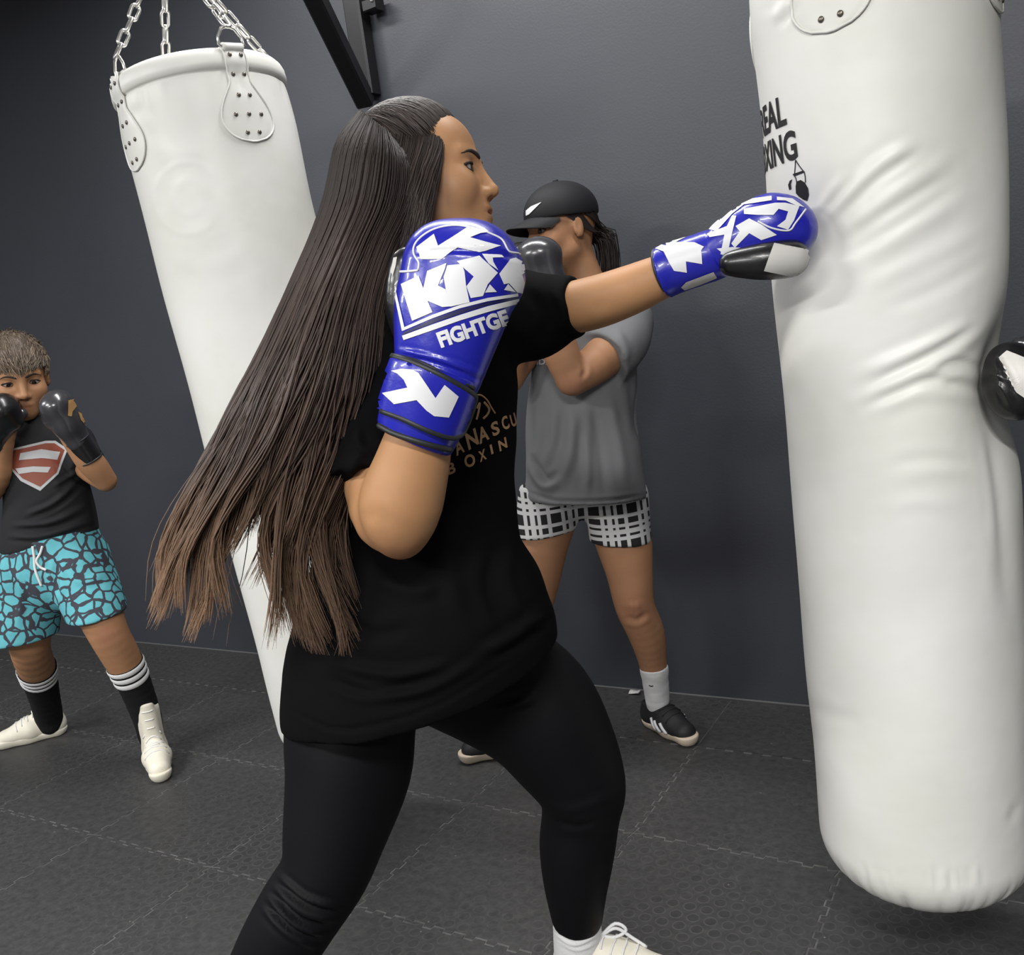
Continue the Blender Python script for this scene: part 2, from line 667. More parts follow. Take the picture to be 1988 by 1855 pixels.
def surf(fn, lo, hi, h):
    B = 4
    nb = np.ceil((np.asarray(hi) - lo) / (h * B)).astype(int) + 1
    lo = np.asarray(lo, np.float32)
    bi = np.stack(np.meshgrid(*[np.arange(n) for n in nb], indexing='ij'), -1).reshape(-1, 3)
    cen = lo + (bi * B + (B - 1) / 2).astype(np.float32) * np.float32(h)
    dc = np.concatenate([fn(c) for c in np.array_split(cen, max(1, len(cen) // 300000))])
    act = np.abs(dc) < h * B * 1.7
    sgn = np.where(dc < 0, -1.0, 1.0).astype(np.float32).reshape(nb)
    V = np.repeat(np.repeat(np.repeat(sgn, B, 0), B, 1), B, 2)
    ab = bi[act]
    off = np.stack(np.meshgrid(*[np.arange(B)] * 3, indexing='ij'), -1).reshape(-1, 3)
    gi = (ab[:, None, :] * B + off[None]).reshape(-1, 3)
    for part in np.array_split(gi, max(1, len(gi) // 300000)):
        V[part[:, 0], part[:, 1], part[:, 2]] = fn(lo + part.astype(np.float32) * np.float32(h))
    ins = V < 0
    s = np.zeros(tuple(np.array(V.shape) - 1), np.int8)
    cs = [(i, j, k) for i in (0, 1) for j in (0, 1) for k in (0, 1)]
    sh = np.array(V.shape) - 1
    for i, j, k in cs:
        s += ins[i:i + sh[0], j:j + sh[1], k:k + sh[2]]
    cells = np.argwhere((s > 0) & (s < 8))
    idx = np.full(s.shape, -1, np.int32)
    idx[cells[:, 0], cells[:, 1], cells[:, 2]] = np.arange(len(cells))
    cv = {c: V[cells[:, 0] + c[0], cells[:, 1] + c[1], cells[:, 2] + c[2]] for c in cs}
    acc = np.zeros((len(cells), 3), np.float32)
    cnt = np.zeros(len(cells), np.float32)
    for a in cs:
        for ax in range(3):
            if a[ax] == 0:
                b = list(a)
                b[ax] = 1
                b = tuple(b)
                va, vb = cv[a], cv[b]
                x = (va < 0) != (vb < 0)
                t = np.where(x, va / np.where(x, va - vb, 1), 0)
                p = np.array(a, np.float32)[None].repeat(len(cells), 0)
                p[:, ax] += t
                acc += p * x[:, None]
                cnt += x
    verts = lo + (cells + acc / np.maximum(cnt, 1)[:, None]) * h
    quads = []
    for ax in range(3):
        o1, o2 = [(1, 2), (2, 0), (0, 1)][ax]
        sl0 = [slice(1, None)] * 3
        sl1 = [slice(1, None)] * 3
        sl0[ax] = slice(0, -1)
        sl1[ax] = slice(1, None)
        a, b = ins[tuple(sl0)], ins[tuple(sl1)]
        e = np.argwhere(a != b)
        g = e + 1
        g[:, ax] -= 1
        ok = np.all(g < np.array(s.shape), 1)
        e, g = e[ok], g[ok]
        flip = a[e[:, 0], e[:, 1], e[:, 2]]

        def cid(d1, d2):
            c = g.copy()
            c[:, o1] -= d1
            c[:, o2] -= d2
            return idx[c[:, 0], c[:, 1], c[:, 2]]
        q = np.stack([cid(1, 1), cid(0, 1), cid(0, 0), cid(1, 0)], 1)
        q[~flip] = q[~flip][:, ::-1]
        quads.append(q[(q >= 0).all(1)])
    return verts.astype(np.float32), np.concatenate(quads)


def vnormals(V, F):
    n = np.cross(V[F[:, 2]] - V[F[:, 0]], V[F[:, 3]] - V[F[:, 1]])
    vn = np.zeros_like(V)
    for i in range(4):
        np.add.at(vn, F[:, i], n)
    return vn / (np.linalg.norm(vn, axis=1, keepdims=True) + 1e-12)


def relax(V, F, n=3, lam=0.5, keep=None):
    """Laplacian smoothing; keep = mask of vertices left alone"""
    e = np.concatenate([F[:, [0, 1]], F[:, [1, 2]], F[:, [2, 3]], F[:, [3, 0]]])
    N = len(V)
    cnt = np.bincount(e[:, 0], minlength=N) + np.bincount(e[:, 1], minlength=N)
    V = V.astype(np.float64)
    for _ in range(n):
        acc = np.stack([np.bincount(e[:, 0], V[e[:, 1], k], N) + np.bincount(e[:, 1], V[e[:, 0], k], N) for k in range(3)], 1)
        d = acc / np.maximum(cnt, 1)[:, None] - V
        if keep is not None:
            d[keep] = 0
        V = V + d * lam
    return V.astype(np.float32)


def seg_dist(pp, line):
    d = np.full(len(pp), 1e9)
    tt = np.zeros(len(pp))
    line = np.asarray(line, float)
    L = len(line) - 1
    for i in range(L):
        a, b = line[i], line[i + 1]
        ba = b - a
        t = np.clip(((pp - a) @ ba) / max(ba @ ba, 1e-9), 0, 1)
        e = np.linalg.norm(pp - a - t[:, None] * ba, axis=1)
        m = e < d
        d[m] = e[m]
        tt[m] = (i + t[m]) / L
    return d, tt


def crease(V, F, items, both=False):
    """push camera-side vertices in/out along px polylines: (points, width_px, amp_m)"""
    vn = vnormals(V, F)
    facing = ((CAM - V) * vn).sum(1) > 0
    pp = pix(V)
    out = V.copy()
    for line, w, amp in items:
        L = smooth_line(line, 12) if len(line) > 2 else np.asarray(line, float)
        lo, hi = L.min(0) - 4 * w, L.max(0) + 4 * w
        sel = facing & (pp > lo).all(1) & (pp < hi).all(1)
        if not sel.any():
            continue
        d, t = seg_dist(pp[sel], L)
        fade = np.clip(np.minimum(t, 1 - t) * 4 + 0.15, 0, 1)
        g = np.exp(-(d / w) ** 2) * fade
        side = np.exp(-((d - 1.8 * w) / w) ** 2) * fade * 0.35
        out[sel] += vn[sel] * (amp * (g - side))[:, None]
    return out.astype(np.float32)


def wob(seed, freq, amp, n=7):
    r = np.random.default_rng(seed)
    k = r.normal(size=(n, 3))
    k = (k / np.linalg.norm(k, axis=1, keepdims=True) * freq * r.uniform(0.6, 1.4, (n, 1))).astype(np.float32)
    ph = r.uniform(0, 6.28, n).astype(np.float32)

    def f(p):
        return (np.sin(p @ k.T + ph).sum(1) * amp / math.sqrt(n)).astype(np.float32)
    return f


def frustum(name, a, b, ra, rb, m, parent, k=28, n=6, flat=None):
    a, b = np.asarray(a), np.asarray(b)
    u, v = frame(b - a, (0, 0, 1) if abs(nrm(b - a)[2]) < 0.9 else (1, 0, 0))
    V, F = [], []
    ts = np.linspace(0, 1, n)
    for i, t in enumerate(ts):
        e = 0.0025 * math.sin(math.pi * t) ** 0.5
        r = ra + (rb - ra) * t + e
        for j in range(k):
            an = 2 * math.pi * j / k
            V.append(a + (b - a) * t + (u * math.cos(an) + v * math.sin(an)) * r)
    for i in range(n - 1):
        for j in range(k):
            F.append((i * k + j, i * k + (j + 1) % k, (i + 1) * k + (j + 1) % k, (i + 1) * k + j))
    return mk(name, V, F, m, parent)


# ------------------------------------------------------------------ flat print projected onto a surface
def curve_tris(cd):
    ob = bpy.data.objects.new('tmp', cd)
    COL.objects.link(ob)
    dg = bpy.context.evaluated_depsgraph_get()
    me = ob.evaluated_get(dg).to_mesh()
    V = [v.co[:2] for v in me.vertices]
    F = [tuple(p.vertices) for p in me.polygons]
    ob.evaluated_get(dg).to_mesh_clear()
    bpy.data.objects.remove(ob)
    bpy.data.curves.remove(cd)
    return V, F


def text_tris(body, bold=0.0, shear=0.0, space=1.0):
    cd = bpy.data.curves.new('t', 'FONT')
    cd.body = body
    cd.size = 1.0
    cd.offset = bold
    cd.shear = shear
    cd.space_character = space
    cd.resolution_u = 4
    cd.fill_mode = 'BOTH'
    V, F = curve_tris(cd)
    V = np.array(V)
    V -= V.min(0)
    return V / np.array([max(V[:, 0].max(), 1e-6), max(V[:, 1].max(), 1e-6)]), F


def poly_tris(polys):
    cd = bpy.data.curves.new('t', 'CURVE')
    cd.dimensions = '2D'
    cd.fill_mode = 'BOTH'
    for pl in polys:
        sp = cd.splines.new('POLY')
        sp.points.add(len(pl) - 1)
        for q, (x, y) in zip(sp.points, pl):
            q.co = (x / 100, y / 100, 0, 1)
        sp.use_cyclic_u = True
    V, F = curve_tris(cd)
    return np.array(V) * 100, F


def subdiv(V, F, L):
    bm = bmesh.new()
    vs = [bm.verts.new((float(x), float(y), 0)) for x, y in V]
    for f in F:
        try:
            bm.faces.new([vs[i] for i in f])
        except ValueError:
            pass
    bmesh.ops.remove_doubles(bm, verts=bm.verts, dist=L * 0.01)
    bmesh.ops.triangulate(bm, faces=bm.faces)
    for _ in range(6):
        es = [e for e in bm.edges if e.calc_length() > L]
        if not es:
            break
        bmesh.ops.subdivide_edges(bm, edges=es, cuts=1)
        bmesh.ops.triangulate(bm, faces=[f for f in bm.faces if len(f.verts) > 3])
    bm.verts.ensure_lookup_table()
    bm.verts.index_update()
    V2 = np.array([v.co[:2] for v in bm.verts])
    F2 = [tuple(v.index for v in f.verts) for f in bm.faces]
    bm.free()
    return V2, F2


def hit_px(x, y, bvh):
    d = nrm(ray(x, y))
    loc, no, _, _ = bvh.ray_cast(Vector(CAM.tolist()), Vector(d.tolist()))
    if loc is None:
        return None, None
    no = np.array(no)
    if no @ d > 0:
        no = -no
    return np.array(loc), no


def decal(name, V, F, bvh, m, parent, off=0.0012, L=7.0, mind=None):
    """V in photo pixels -> thin print lying on the surface"""
    V, F = subdiv(V, F, L)
    pts, ok = [], []
    for x, y in V:
        p, n = hit_px(x, y, bvh)
        ok.append(p is not None)
        pts.append(p + n * off if p is not None else np.zeros(3))
    pts = np.array(pts)
    G2 = []
    for f in F:
        if all(ok[i] for i in f):
            q = pts[list(f)]
            if max(np.linalg.norm(q[0] - q[1]), np.linalg.norm(q[1] - q[2]), np.linalg.norm(q[2] - q[0])) < 0.03:
                G2.append(f)
    if not G2:
        return None
    used = sorted({i for f in G2 for i in f})
    mp = {i: j for j, i in enumerate(used)}
    return mk(name, pts[used], [tuple(mp[i] for i in f) for f in G2], m, parent)


def pdecal(name, polys, bvh, m, parent, off=0.0012, L=7.0):
    V, F = poly_tris(polys)
    return decal(name, V, F, bvh, m, parent, off, L)


def tdecal(name, body, o, ex, ey, bvh, m, parent, bold=0.0, shear=0, off=0.0012, L=6.0, space=1.0):
    """text in the parallelogram o + u*ex + v*ey (pixels)"""
    V, F = text_tris(body, bold, shear, space)
    V = np.asarray(o, float) + V[:, :1] * np.asarray(ex, float) + V[:, 1:] * np.asarray(ey, float)
    return decal(name, V, F, bvh, m, parent, off, L)


def surf_tube(name, line, bvh, r, m, parent, off=0.0, k=6, n=40):
    pts = []
    for x, y in smooth_line(line, n):
        p, nn = hit_px(x, y, bvh)
        if p is not None:
            pts.append(p + nn * off)
    if len(pts) < 3:
        return None
    pts = np.array(pts)
    for _ in range(2):
        pts[1:-1] = (pts[:-2] + 2 * pts[1:-1] + pts[2:]) / 4
    return tube(name, pts, r, m, parent, k)


# ------------------------------------------------------------------ room
WALL_Y = 2.765
SX, SY = 0.505, 0.49
XR, YR = -0.472, 1.441


def slab(name, lo, hi, m, kind='structure'):
    V, F = box_arrays(lo, hi)
    o = mk(name, V, F, m, smooth=False)
    if kind:
        o['kind'] = kind
    return o


floor = slab('floor', (-6.2, -5.2, -0.15), (3.6, WALL_Y + 0.1, -0.0008), M['dust'])
ceiling = slab('ceiling', (-6.2, -5.2, CEIL), (3.6, WALL_Y + 0.1, CEIL + 0.1), M['ceiling'])
slab('wall_back', (-6.2, WALL_Y, -0.1), (3.6, WALL_Y + 0.12, CEIL), M['wall'])
slab('wall_left', (-6.3, -5.2, -0.1), (-6.1, WALL_Y + 0.1, CEIL), M['otherwall'])
slab('wall_right', (3.5, -5.2, -0.1), (3.7, WALL_Y + 0.1, CEIL), M['otherwall'])
slab('wall_front', (-6.2, -5.3, -0.1), (3.6, -5.1, CEIL), M['otherwall'])


def tile_mesh():
    n = 9
    amp = 0.0055

    def edge(L):
        pts = []
        st = L / (2 * n)
        for i in range(2 * n):
            s = amp if i % 2 == 0 else -amp
            x0 = i * st
            pts += [(x0 + (-0.0018 if i % 2 == 0 else 0.0018) + 0.001, s), (x0 + st + (0.0018 if i % 2 == 0 else -0.0018) - 0.001, s)]
        return pts
    ex, ey = edge(SX), edge(SY)
    ex, ey = ex[1:-1], ey[1:-1]
    out = [(0, 0)] + [(x, y) for x, y in ex] + [(SX, 0)] + [(SX + y, x) for x, y in ey] + [(SX, SY)]
    out += [(x, SY + y) for x, y in ex[::-1]] + [(0, SY)] + [(y, x) for x, y in ey[::-1]]
    g = 0.0016
    A = np.array(out)
    t = np.roll(A, -1, 0) - np.roll(A, 1, 0)
    nn = np.stack([-t[:, 1], t[:, 0]], 1)
    nn /= np.linalg.norm(nn, axis=1, keepdims=True) + 1e-9
    A = A + nn * g
    k = len(A)
    A2 = A + nn * 0.0012
    c = np.array([SX / 2, SY / 2])
    V = [(x - c[0], y - c[1], -0.012) for x, y in A] + [(x - c[0], y - c[1], -0.0014) for x, y in A] + [(x - c[0], y - c[1], 0) for x, y in A2]
    F = [(i, (i + 1) % k, k + (i + 1) % k, k + i) for i in range(k)]
    F += [(k + i, k + (i + 1) % k, 2 * k + (i + 1) % k, 2 * k + i) for i in range(k)]
    F.append(tuple(range(2 * k, 3 * k)))
    return V, F


tv, tf = tile_mesh()
tile0 = mk('rubber_tile', tv, tf, M['rubber'], floor, smooth=False)
first = True
for i in range(-10, 6):
    for j in range(-8, 3):
        if j == 2:
            continue
        x, y = XR + (i + 0.5) * SX, YR + (j + 0.5) * SY
        mw = Matrix.Translation((x, y, 0))
        if first:
            tile0.matrix_basis = mw
            first = False
        else:
            copy_part(tile0, floor, mw)
# the last row is cut off at the wall
cut_h = WALL_Y - (YR + 2 * SY) - 0.004
V, F = box_arrays((-SX / 2 + 0.0015, 0.0015, -0.012), (SX / 2 - 0.0015, cut_h, 0.0))
ct0 = mk('rubber_tile_offcut', V, F, M['rubber'], floor, smooth=False)
for n_, i in enumerate(range(-10, 6)):
    mw = Matrix.Translation((XR + (i + 0.5) * SX, YR + 2 * SY, 0))
    if n_ == 0:
        ct0.matrix_basis = mw
    else:
        copy_part(ct0, floor, mw)
# bead of pale sealant where the wall meets the floor
seal = mk('trim_1', *tube_arrays([(-6.0, WALL_Y - 0.001, 0.002), (-2, WALL_Y - 0.0015, 0.002), (3.5, WALL_Y - 0.001, 0.002)], 0.0045, 6), mat('grey_sealant', (0.1, 0.1, 0.1), 0.8))
seal['kind'] = 'structure'

# ------------------------------------------------------------------ punching bags
link_bm = None


def link_mesh(L=0.046, w=0.026, r=0.0042):
    pts = []
    hl, hw = L / 2 - w / 2, w / 2 - r
    for k in range(20):
        an = 2 * math.pi * k / 20
        x, y = math.cos(an) * hw, math.sin(an) * hw
        pts.append((x, y + (hl if math.sin(an) >= 0 else -hl), 0))
    return tube_arrays(pts, r, 7, True)


rivet_pts = []
rv, rf = [], []
for i, (rad, z) in enumerate([(0.0045, -0.001), (0.0048, 0.0012), (0.0036, 0.0022), (0.0012, 0.0026)]):
    for j in range(12):
        an = 2 * math.pi * j / 12
        rv.append((rad * math.cos(an), rad * math.sin(an), z))
for i in range(3):
    for j in range(12):
        rf.append((i * 12 + j, i * 12 + (j + 1) % 12, (i + 1) * 12 + (j + 1) % 12, (i + 1) * 12 + j))
rf.append(tuple(range(36, 48)))
LINK_ME = RIVET_ME = None


def basis(x, y, z, o):
    m = Matrix.Identity(4)
    for i in range(3):
        m[i][0], m[i][1], m[i][2], m[i][3] = float(x[i]), float(y[i]), float(z[i]), float(o[i])
    return m


def make_bag(label, top, bot, R, az0, creases, dents, prof_bot=0.085, hook=None, seed=1, extra=None, straps=(0, 1, 2, 3), rig=True):
    """top/bot: world points on the axis; az0: azimuth of the first strap measured from the camera-facing side"""
    global LINK_ME, RIVET_ME
    top, bot = np.asarray(top, float), np.asarray(bot, float)
    ax = nrm(top - bot)
    Lb = np.linalg.norm(top - bot)
    mid = (top + bot) / 2
    to = CAM - mid
    e1 = nrm(to - ax * (to @ ax))          # towards the camera
    e2 = np.cross(ax, e1)                  # to the image right
    root = thing('punching_bag', label, 'punching bag', bot, 'white punching bags')
    nt, nz = 236, 400
    th = np.linspace(0, 2 * math.pi, nt, endpoint=False)
    # profile: arc length from bottom centre to the top edge
    prof = []
    rb = prof_bot
    for s in np.linspace(0, 1, 16, endpoint=False):
        prof.append((max(0.004, (R - rb) * s * 1.0), 0.012 * s * s))
    for s in np.linspace(0, 1, 40, endpoint=False):
        a = s * math.pi / 2
        prof.append((R - rb + rb * math.sin(a), 0.012 + rb * 1.1 * (1 - math.cos(a))))
    z0 = prof[-1][1] + 0.004
    band = Lb - 0.05
    for s in np.linspace(z0, band - 0.004, nz - 100):
        prof.append((R - 0.004 * math.exp(-(band - s) / 0.02), s))
    for r_, z_ in [(R - 0.007, band - 0.001), (R - 0.002, band + 0.001), (R + 0.003, band + 0.006), (R + 0.004, band + 0.016), (R + 0.003, band + 0.03), (R - 0.001, Lb - 0.01), (R - 0.008, Lb - 0.002), (R - 0.018, Lb), (R - 0.028, Lb - 0.004), (R - 0.04, Lb - 0.014), (R * 0.6, Lb - 0.018), (R * 0.3, Lb - 0.016), (0.004, Lb - 0.015)]:
        prof.append((r_, z_))
    prof = np.array(prof)
    rr, zz = prof[:, 0], prof[:, 1]
    A, Z = np.meshgrid(th, zz)
    RR = np.repeat(rr[:, None], nt, 1)
    r = np.random.default_rng(seed)
    # soft sag and pleats towards the gathered bottom
    body = np.clip((Z - 0.1) / 0.2, 0, 1) * np.clip((Lb - Z - 0.05) / 0.1, 0, 1)
    dsp = np.zeros_like(RR)
    for _ in range(14):
        dsp += np.sin(A * r.integers(1, 6) + Z * r.uniform(4, 16) * r.choice([-1, 1]) + r.uniform(0, 6.3)) * r.uniform(0.0004, 0.0011)
    dsp *= body
    pl = np.exp(-((Z - 0.045) / 0.03) ** 2)
    for _ in range(60):
        a0 = r.uniform(0, 2 * math.pi)
        da = (A - a0 + math.pi) % (2 * math.pi) - math.pi
        dsp += -pl * np.exp(-(da / r.uniform(0.02, 0.04)) ** 2) * r.uniform(0.0015, 0.004)
    up = np.exp(-((Lb - 0.075 - Z) / 0.03) ** 2) * (Z < band)
    for _ in range(30):
        a0 = r.uniform(0, 2 * math.pi)
        da = (A - a0 + math.pi) % (2 * math.pi) - math.pi
        dsp += -up * np.exp(-(da / 0.05) ** 2) * r.uniform(0.0005, 0.002)
    RR = RR + dsp * np.clip(RR / R, 0, 1)
    V = bot + Z[..., None] * ax + RR[..., None] * (np.cos(A)[..., None] * e1 + np.sin(A)[..., None] * e2)
    V = V.reshape(-1, 3).astype(np.float32)
    m_, n_ = len(zz), nt
    i, j = np.meshgrid(np.arange(m_ - 1), np.arange(n_), indexing='ij')
    F = np.stack([i * n_ + j, i * n_ + (j + 1) % n_, (i + 1) * n_ + (j + 1) % n_, (i + 1) * n_ + j], -1).reshape(-1, 4)
    # punches push the cover in
    axis_p = bot + ((V - bot) @ ax)[:, None] * ax
    rad = V - axis_p
    rl = np.linalg.norm(rad, axis=1, keepdims=True) + 1e-9
    for c, w, amp in dents:
        g = np.exp(-(np.linalg.norm(V - c, axis=1) / w) ** 2)
        V = V - (rad / rl * (amp * g)[:, None] * np.clip(rl / R, 0, 1)).astype(np.float32)
    V = crease(V, F, [(a, w * 1.15, m * (0.5 if np.mean([q[1] for q in a]) < 860 else 0.35)) for a, w, m in creases])
    shell = mk('bag_cover', V, F, M['bag'], root)
    bv = BVHTree.FromPolygons(V.tolist(), F.tolist())

    def onbag(s, t, off):
        """s: arc metres to the right of azimuth, t: metres below the top edge"""
        def at(az):
            a = az + s / R
            d = np.cos(a) * e1 + np.sin(a) * e2
            src = top - ax * t + d * (R + 0.15)
            loc, no, _, _ = bv.ray_cast(Vector(src.tolist()), Vector((-d).tolist()))
            p = np.array(loc) if loc is not None else top - ax * t + d * R
            return p + d * off, d
        return at

    def halfw(t):
        if t < 0.078:
            return 0.025
        u = (t - 0.078) / 0.132
        return 0.025 + 0.036 * math.sin(min(1, u / 0.62) * math.pi / 2) ** 1.2 if u < 0.62 else 0.061 * math.sqrt(max(0, 1 - ((u - 0.62) / 0.38) ** 2))
    if rig:
        for sidx in straps:
            az = az0 + sidx * math.pi / 2
            ts = list(np.linspace(0.0, 0.078, 8)) + list(np.linspace(0.085, 0.2098, 22))
            SV, SF = [], []
            for t in ts:
                h = halfw(t)
                for q in np.linspace(-1, 1, 11):
                    p, d = onbag(q * h, t, 0.0035 - 0.002 * abs(q) ** 6)(az)
                    SV.append(p)
            for a in range(len(ts) - 1):
                for b in range(10):
                    SF.append((a * 11 + b, a * 11 + b + 1, (a + 1) * 11 + b + 1, (a + 1) * 11 + b))
            # loop of the strap over the ring
            strap = mk('hanging_strap', SV, SF, M['bag'], root)
            outl = [(-halfw(t), t) for t in ts] + [(halfw(t), t) for t in ts[::-1]]
            pts = np.array([onbag(s, t, 0.003)(az)[0] for s, t in outl])
            tube('stitched_edge', pts, 0.0022, M['bag'], strap, 6)
            for s, t in [(-.013, .022), (.013, .022), (-.013, .062), (.013, .062), (-.013, .108), (.013, .108), (-.03, .15), (0, .15), (.03, .15), (-.013, .19), (.015, .19)]:
                p, d = onbag(s, t, 0.004)(az)
                zx = nrm(np.cross(ax, d))
                mw = basis(zx, ax, d, p)
                if RIVET_ME is None:
                    o = mk('rivet', rv, rf, M['rivet'], strap)
                    RIVET_ME = o.data
                else:
                    o = bpy.data.objects.new('rivet', RIVET_ME)
                    COL.objects.link(o)
                    o.parent = strap
                o.matrix_basis = mw
            p0, d = onbag(0, 0.0, 0.0)(az)
            tan = nrm(np.cross(ax, d))
            ringc = p0 + ax * 0.014
            rp = [ringc + tan * x + ax * y for x, y in [(-.03, -.012), (-.024, -.016), (.024, -.016), (.03, -.012), (.028, .004), (.016, .022), (0, .028), (-.016, .022), (-.028, .004)]]
            tube('strap_ring', rp, 0.0038, M['steel'], strap, 7, True)
            lp = [p0 - ax * 0.004 + tan * x for x in np.linspace(-.024, .024, 6)]
            tube('strap_loop', lp, 0.0095, M['bag'], strap, 10)
            if hook is not None:
                a = ringc + ax * 0.03
                b = np.asarray(hook, float)
                n = int(np.linalg.norm(b - a) / 0.0345)
                dirv = nrm(b - a)
                for q in range(n):
                    c = a + (b - a) * ((q + 0.35) / n)
                    u, v = frame(dirv, d)
                    if q % 2:
                        u, v = v, -u
                    if LINK_ME is None:
                        o = mk('chain_link', *link_mesh(), M['steel'], root)
                        LINK_ME = o.data
                    else:
                        o = bpy.data.objects.new('chain_link', LINK_ME)
                        COL.objects.link(o)
                        put(o, root)
                    o.matrix_basis = basis(u, dirv, np.cross(u, dirv), c)
        if hook is not None:
            hk = np.asarray(hook, float)
            tube('swivel_hook', [hk + UP * (0.03 + 0.03 * math.cos(t)) + X_R * 0.025 * math.sin(t) for t in np.linspace(0, 2 * math.pi, 18, endpoint=False)], 0.006, M['steel'], root, 8, True)
    return root, shell, bv, dict(e1=e1, e2=e2, ax=ax, top=top, bot=bot, R=R)


# right-hand bag, struck from both sides
R_top = np.array([-0.255, 1.722, 1.88])
R_bot = np.array([-0.258, 1.722, 0.165])


def px_lines(*ls):
    return list(ls)


r_creases = [
    ([(1665, 728), (1788, 676), (1885, 628)], 11, 0.007), ([(1690, 745), (1800, 690), (1900, 632)], 7, -0.005),
    ([(1659, 780), (1782, 728), (1853, 686), (1924, 618)], 11, 0.006), ([(1675, 790), (1749, 758), (1811, 737), (1908, 762)], 8, -0.006),
    ([(1700, 800), (1790, 765), (1900, 775)], 12, 0.004), ([(1814, 720), (1853, 701), (1901, 711)], 6, -0.005), ([(1815, 745), (1860, 728), (1905, 735)], 8, 0.004),
    ([(1586, 417), (1633, 343)], 9, 0.005), ([(1606, 428), (1691, 332), (1772, 278)], 11, 0.006), ([(1596, 415), (1660, 342)], 6, -0.004), ([(1620, 432), (1700, 350), (1790, 290)], 7, -0.004),
    ([(1626, 458), (1723, 385), (1853, 298)], 13, 0.005), ([(1640, 470), (1740, 400), (1850, 340)], 9, -0.003),
    ([(1650, 520), (1760, 450), (1880, 380)], 16, 0.004), ([(1670, 560), (1800, 500), (1900, 450)], 14, 0.003), ([(1640, 500), (1750, 435), (1860, 360)], 10, -0.003),
    ([(1720, 600), (1820, 560), (1920, 500)], 12, -0.003),
    ([(1720, 905), (1800, 890), (1880, 900)], 10, -0.003), ([(1740, 930), (1830, 915), (1890, 925)], 12, 0.003), ([(1730, 980), (1800, 975), (1850, 985)], 12, 0.003),
    ([(1915, 830), (1935, 930), (1948, 1060), (1955, 1200)], 14, -0.009), ([(1905, 840), (1922, 940), (1933, 1080)], 8, 0.004),
    ([(1560, 1370), (1620, 1390), (1670, 1400)], 12, -0.002), ([(1500, 40), (1530, 0)], 9, 0.004), ([(1515, 50), (1545, 10)], 6, -0.004),
    ([(1960, 1600), (1975, 1560)], 8, -0.004)]
for k in range(15):
    x = 1680 + k * 15 + random.uniform(-4, 4)
    r_creases.append(([(x, 1688 + random.uniform(-8, 8)), (x + random.uniform(2, 8), 1738 - abs(k - 7) * 2.5)], 4.5, random.choice([-0.004, 0.004, -0.003])))
dent_r = P(1935, 738, 1.51)
dent_j = P(1585, 462, 1.46)
bagR, shellR, bvR, infR = make_bag('tall white punching bag struck by the blue glove, hanging just above the floor', R_top, R_bot, 0.188, math.radians(-17),
                                   r_creases, [(dent_r, 0.10, 0.055), (dent_j, 0.07, 0.02)], 0.085, hook=(-0.255, 1.722, 2.45), seed=3)
tube('suspension_bar', [(-0.255, 1.722, 2.46), (-0.255, 1.722, CEIL - 0.01)], 0.012, M['blacksteel'], bagR)

# print wrapped round the bag
def bag_print(name, V, F, inf, bv, az_right, t_top, w, h, m, parent):
    V, F = subdiv(V, F, 0.08)
    pts = []
    for u, v in V:
        s = (u - 1) * w
        a = az_right + s / inf['R']
        d = np.cos(a) * inf['e1'] + np.sin(a) * inf['e2']
        src = inf['top'] - inf['ax'] * (t_top + (1 - v) * h) + d * (inf['R'] + 0.15)
        loc, no, _, _ = bv.ray_cast(Vector(src.tolist()), Vector((-d).tolist()))
        pts.append(np.array(loc) + d * 0.0012)
    return mk(name, pts, F, m, parent)


def tuck(px, py, inf):
    """(azimuth, distance below the top) of the bag surface under a pixel"""
    o, d = CAM, nrm(ray(px, py))
    loc, no, _, _ = bvR.ray_cast(Vector(o.tolist()), Vector(d.tolist()))
    q = np.array(loc) - inf['bot']
    return math.atan2(q @ inf['e2'], q @ inf['e1']), np.linalg.norm(inf['top'] - inf['bot']) - q @ inf['ax']


ink = mat('black_ink', (0.012, 0.012, 0.013), 0.5)
a_, t_ = tuck(1523, 183, infR)
V, F = text_tris('REAL', 0.03)
bag_print('printed_word', V, F, infR, bvR, a_, t_, 0.112, 0.046, ink, shellR)
a_, t_ = tuck(1544, 250, infR)
V, F = text_tris('BOXING', 0.03)
bag_print('printed_word', V, F, infR, bvR, a_, t_, 0.176, 0.046, ink, shellR)
c1 = lambda x, y: (1400 + x * 0.32343, y * 0.32343)
pdecal('printed_glove_emblem', [[c1(*q) for q in [(455, 1090), (480, 1080), (505, 1095), (525, 1130), (530, 1170), (520, 1205), (500, 1200), (470, 1180), (452, 1160), (450, 1120)]]], bvR, ink, shellR)
pdecal('printed_glove_emblem', [[c1(*q) for q in [(432, 1045), (498, 1022), (502, 1035), (440, 1058)]]], bvR, ink, shellR)
pdecal('printed_glove_emblem', [[c1(*q) for q in [(405, 1110), (415, 1085), (430, 1075), (422, 1105), (425, 1135), (412, 1140)]]], bvR, ink, shellR)
surf_tube('printed_glove_string', [c1(448, 960), c1(446, 1000), c1(442, 1050)], bvR, 0.0009, ink, shellR, 0.0005)
surf_tube('printed_glove_string', [c1(448, 960), c1(470, 995), c1(495, 1028)], bvR, 0.0009, ink, shellR, 0.0005)
surf_tube('printed_glove_string', [c1(500, 1030), c1(506, 1060), c1(508, 1095)], bvR, 0.0009, ink, shellR, 0.0005)
surf_tube('printed_glove_string', [c1(440, 1055), c1(450, 1070), c1(455, 1095)], bvR, 0.0009, ink, shellR, 0.0005)

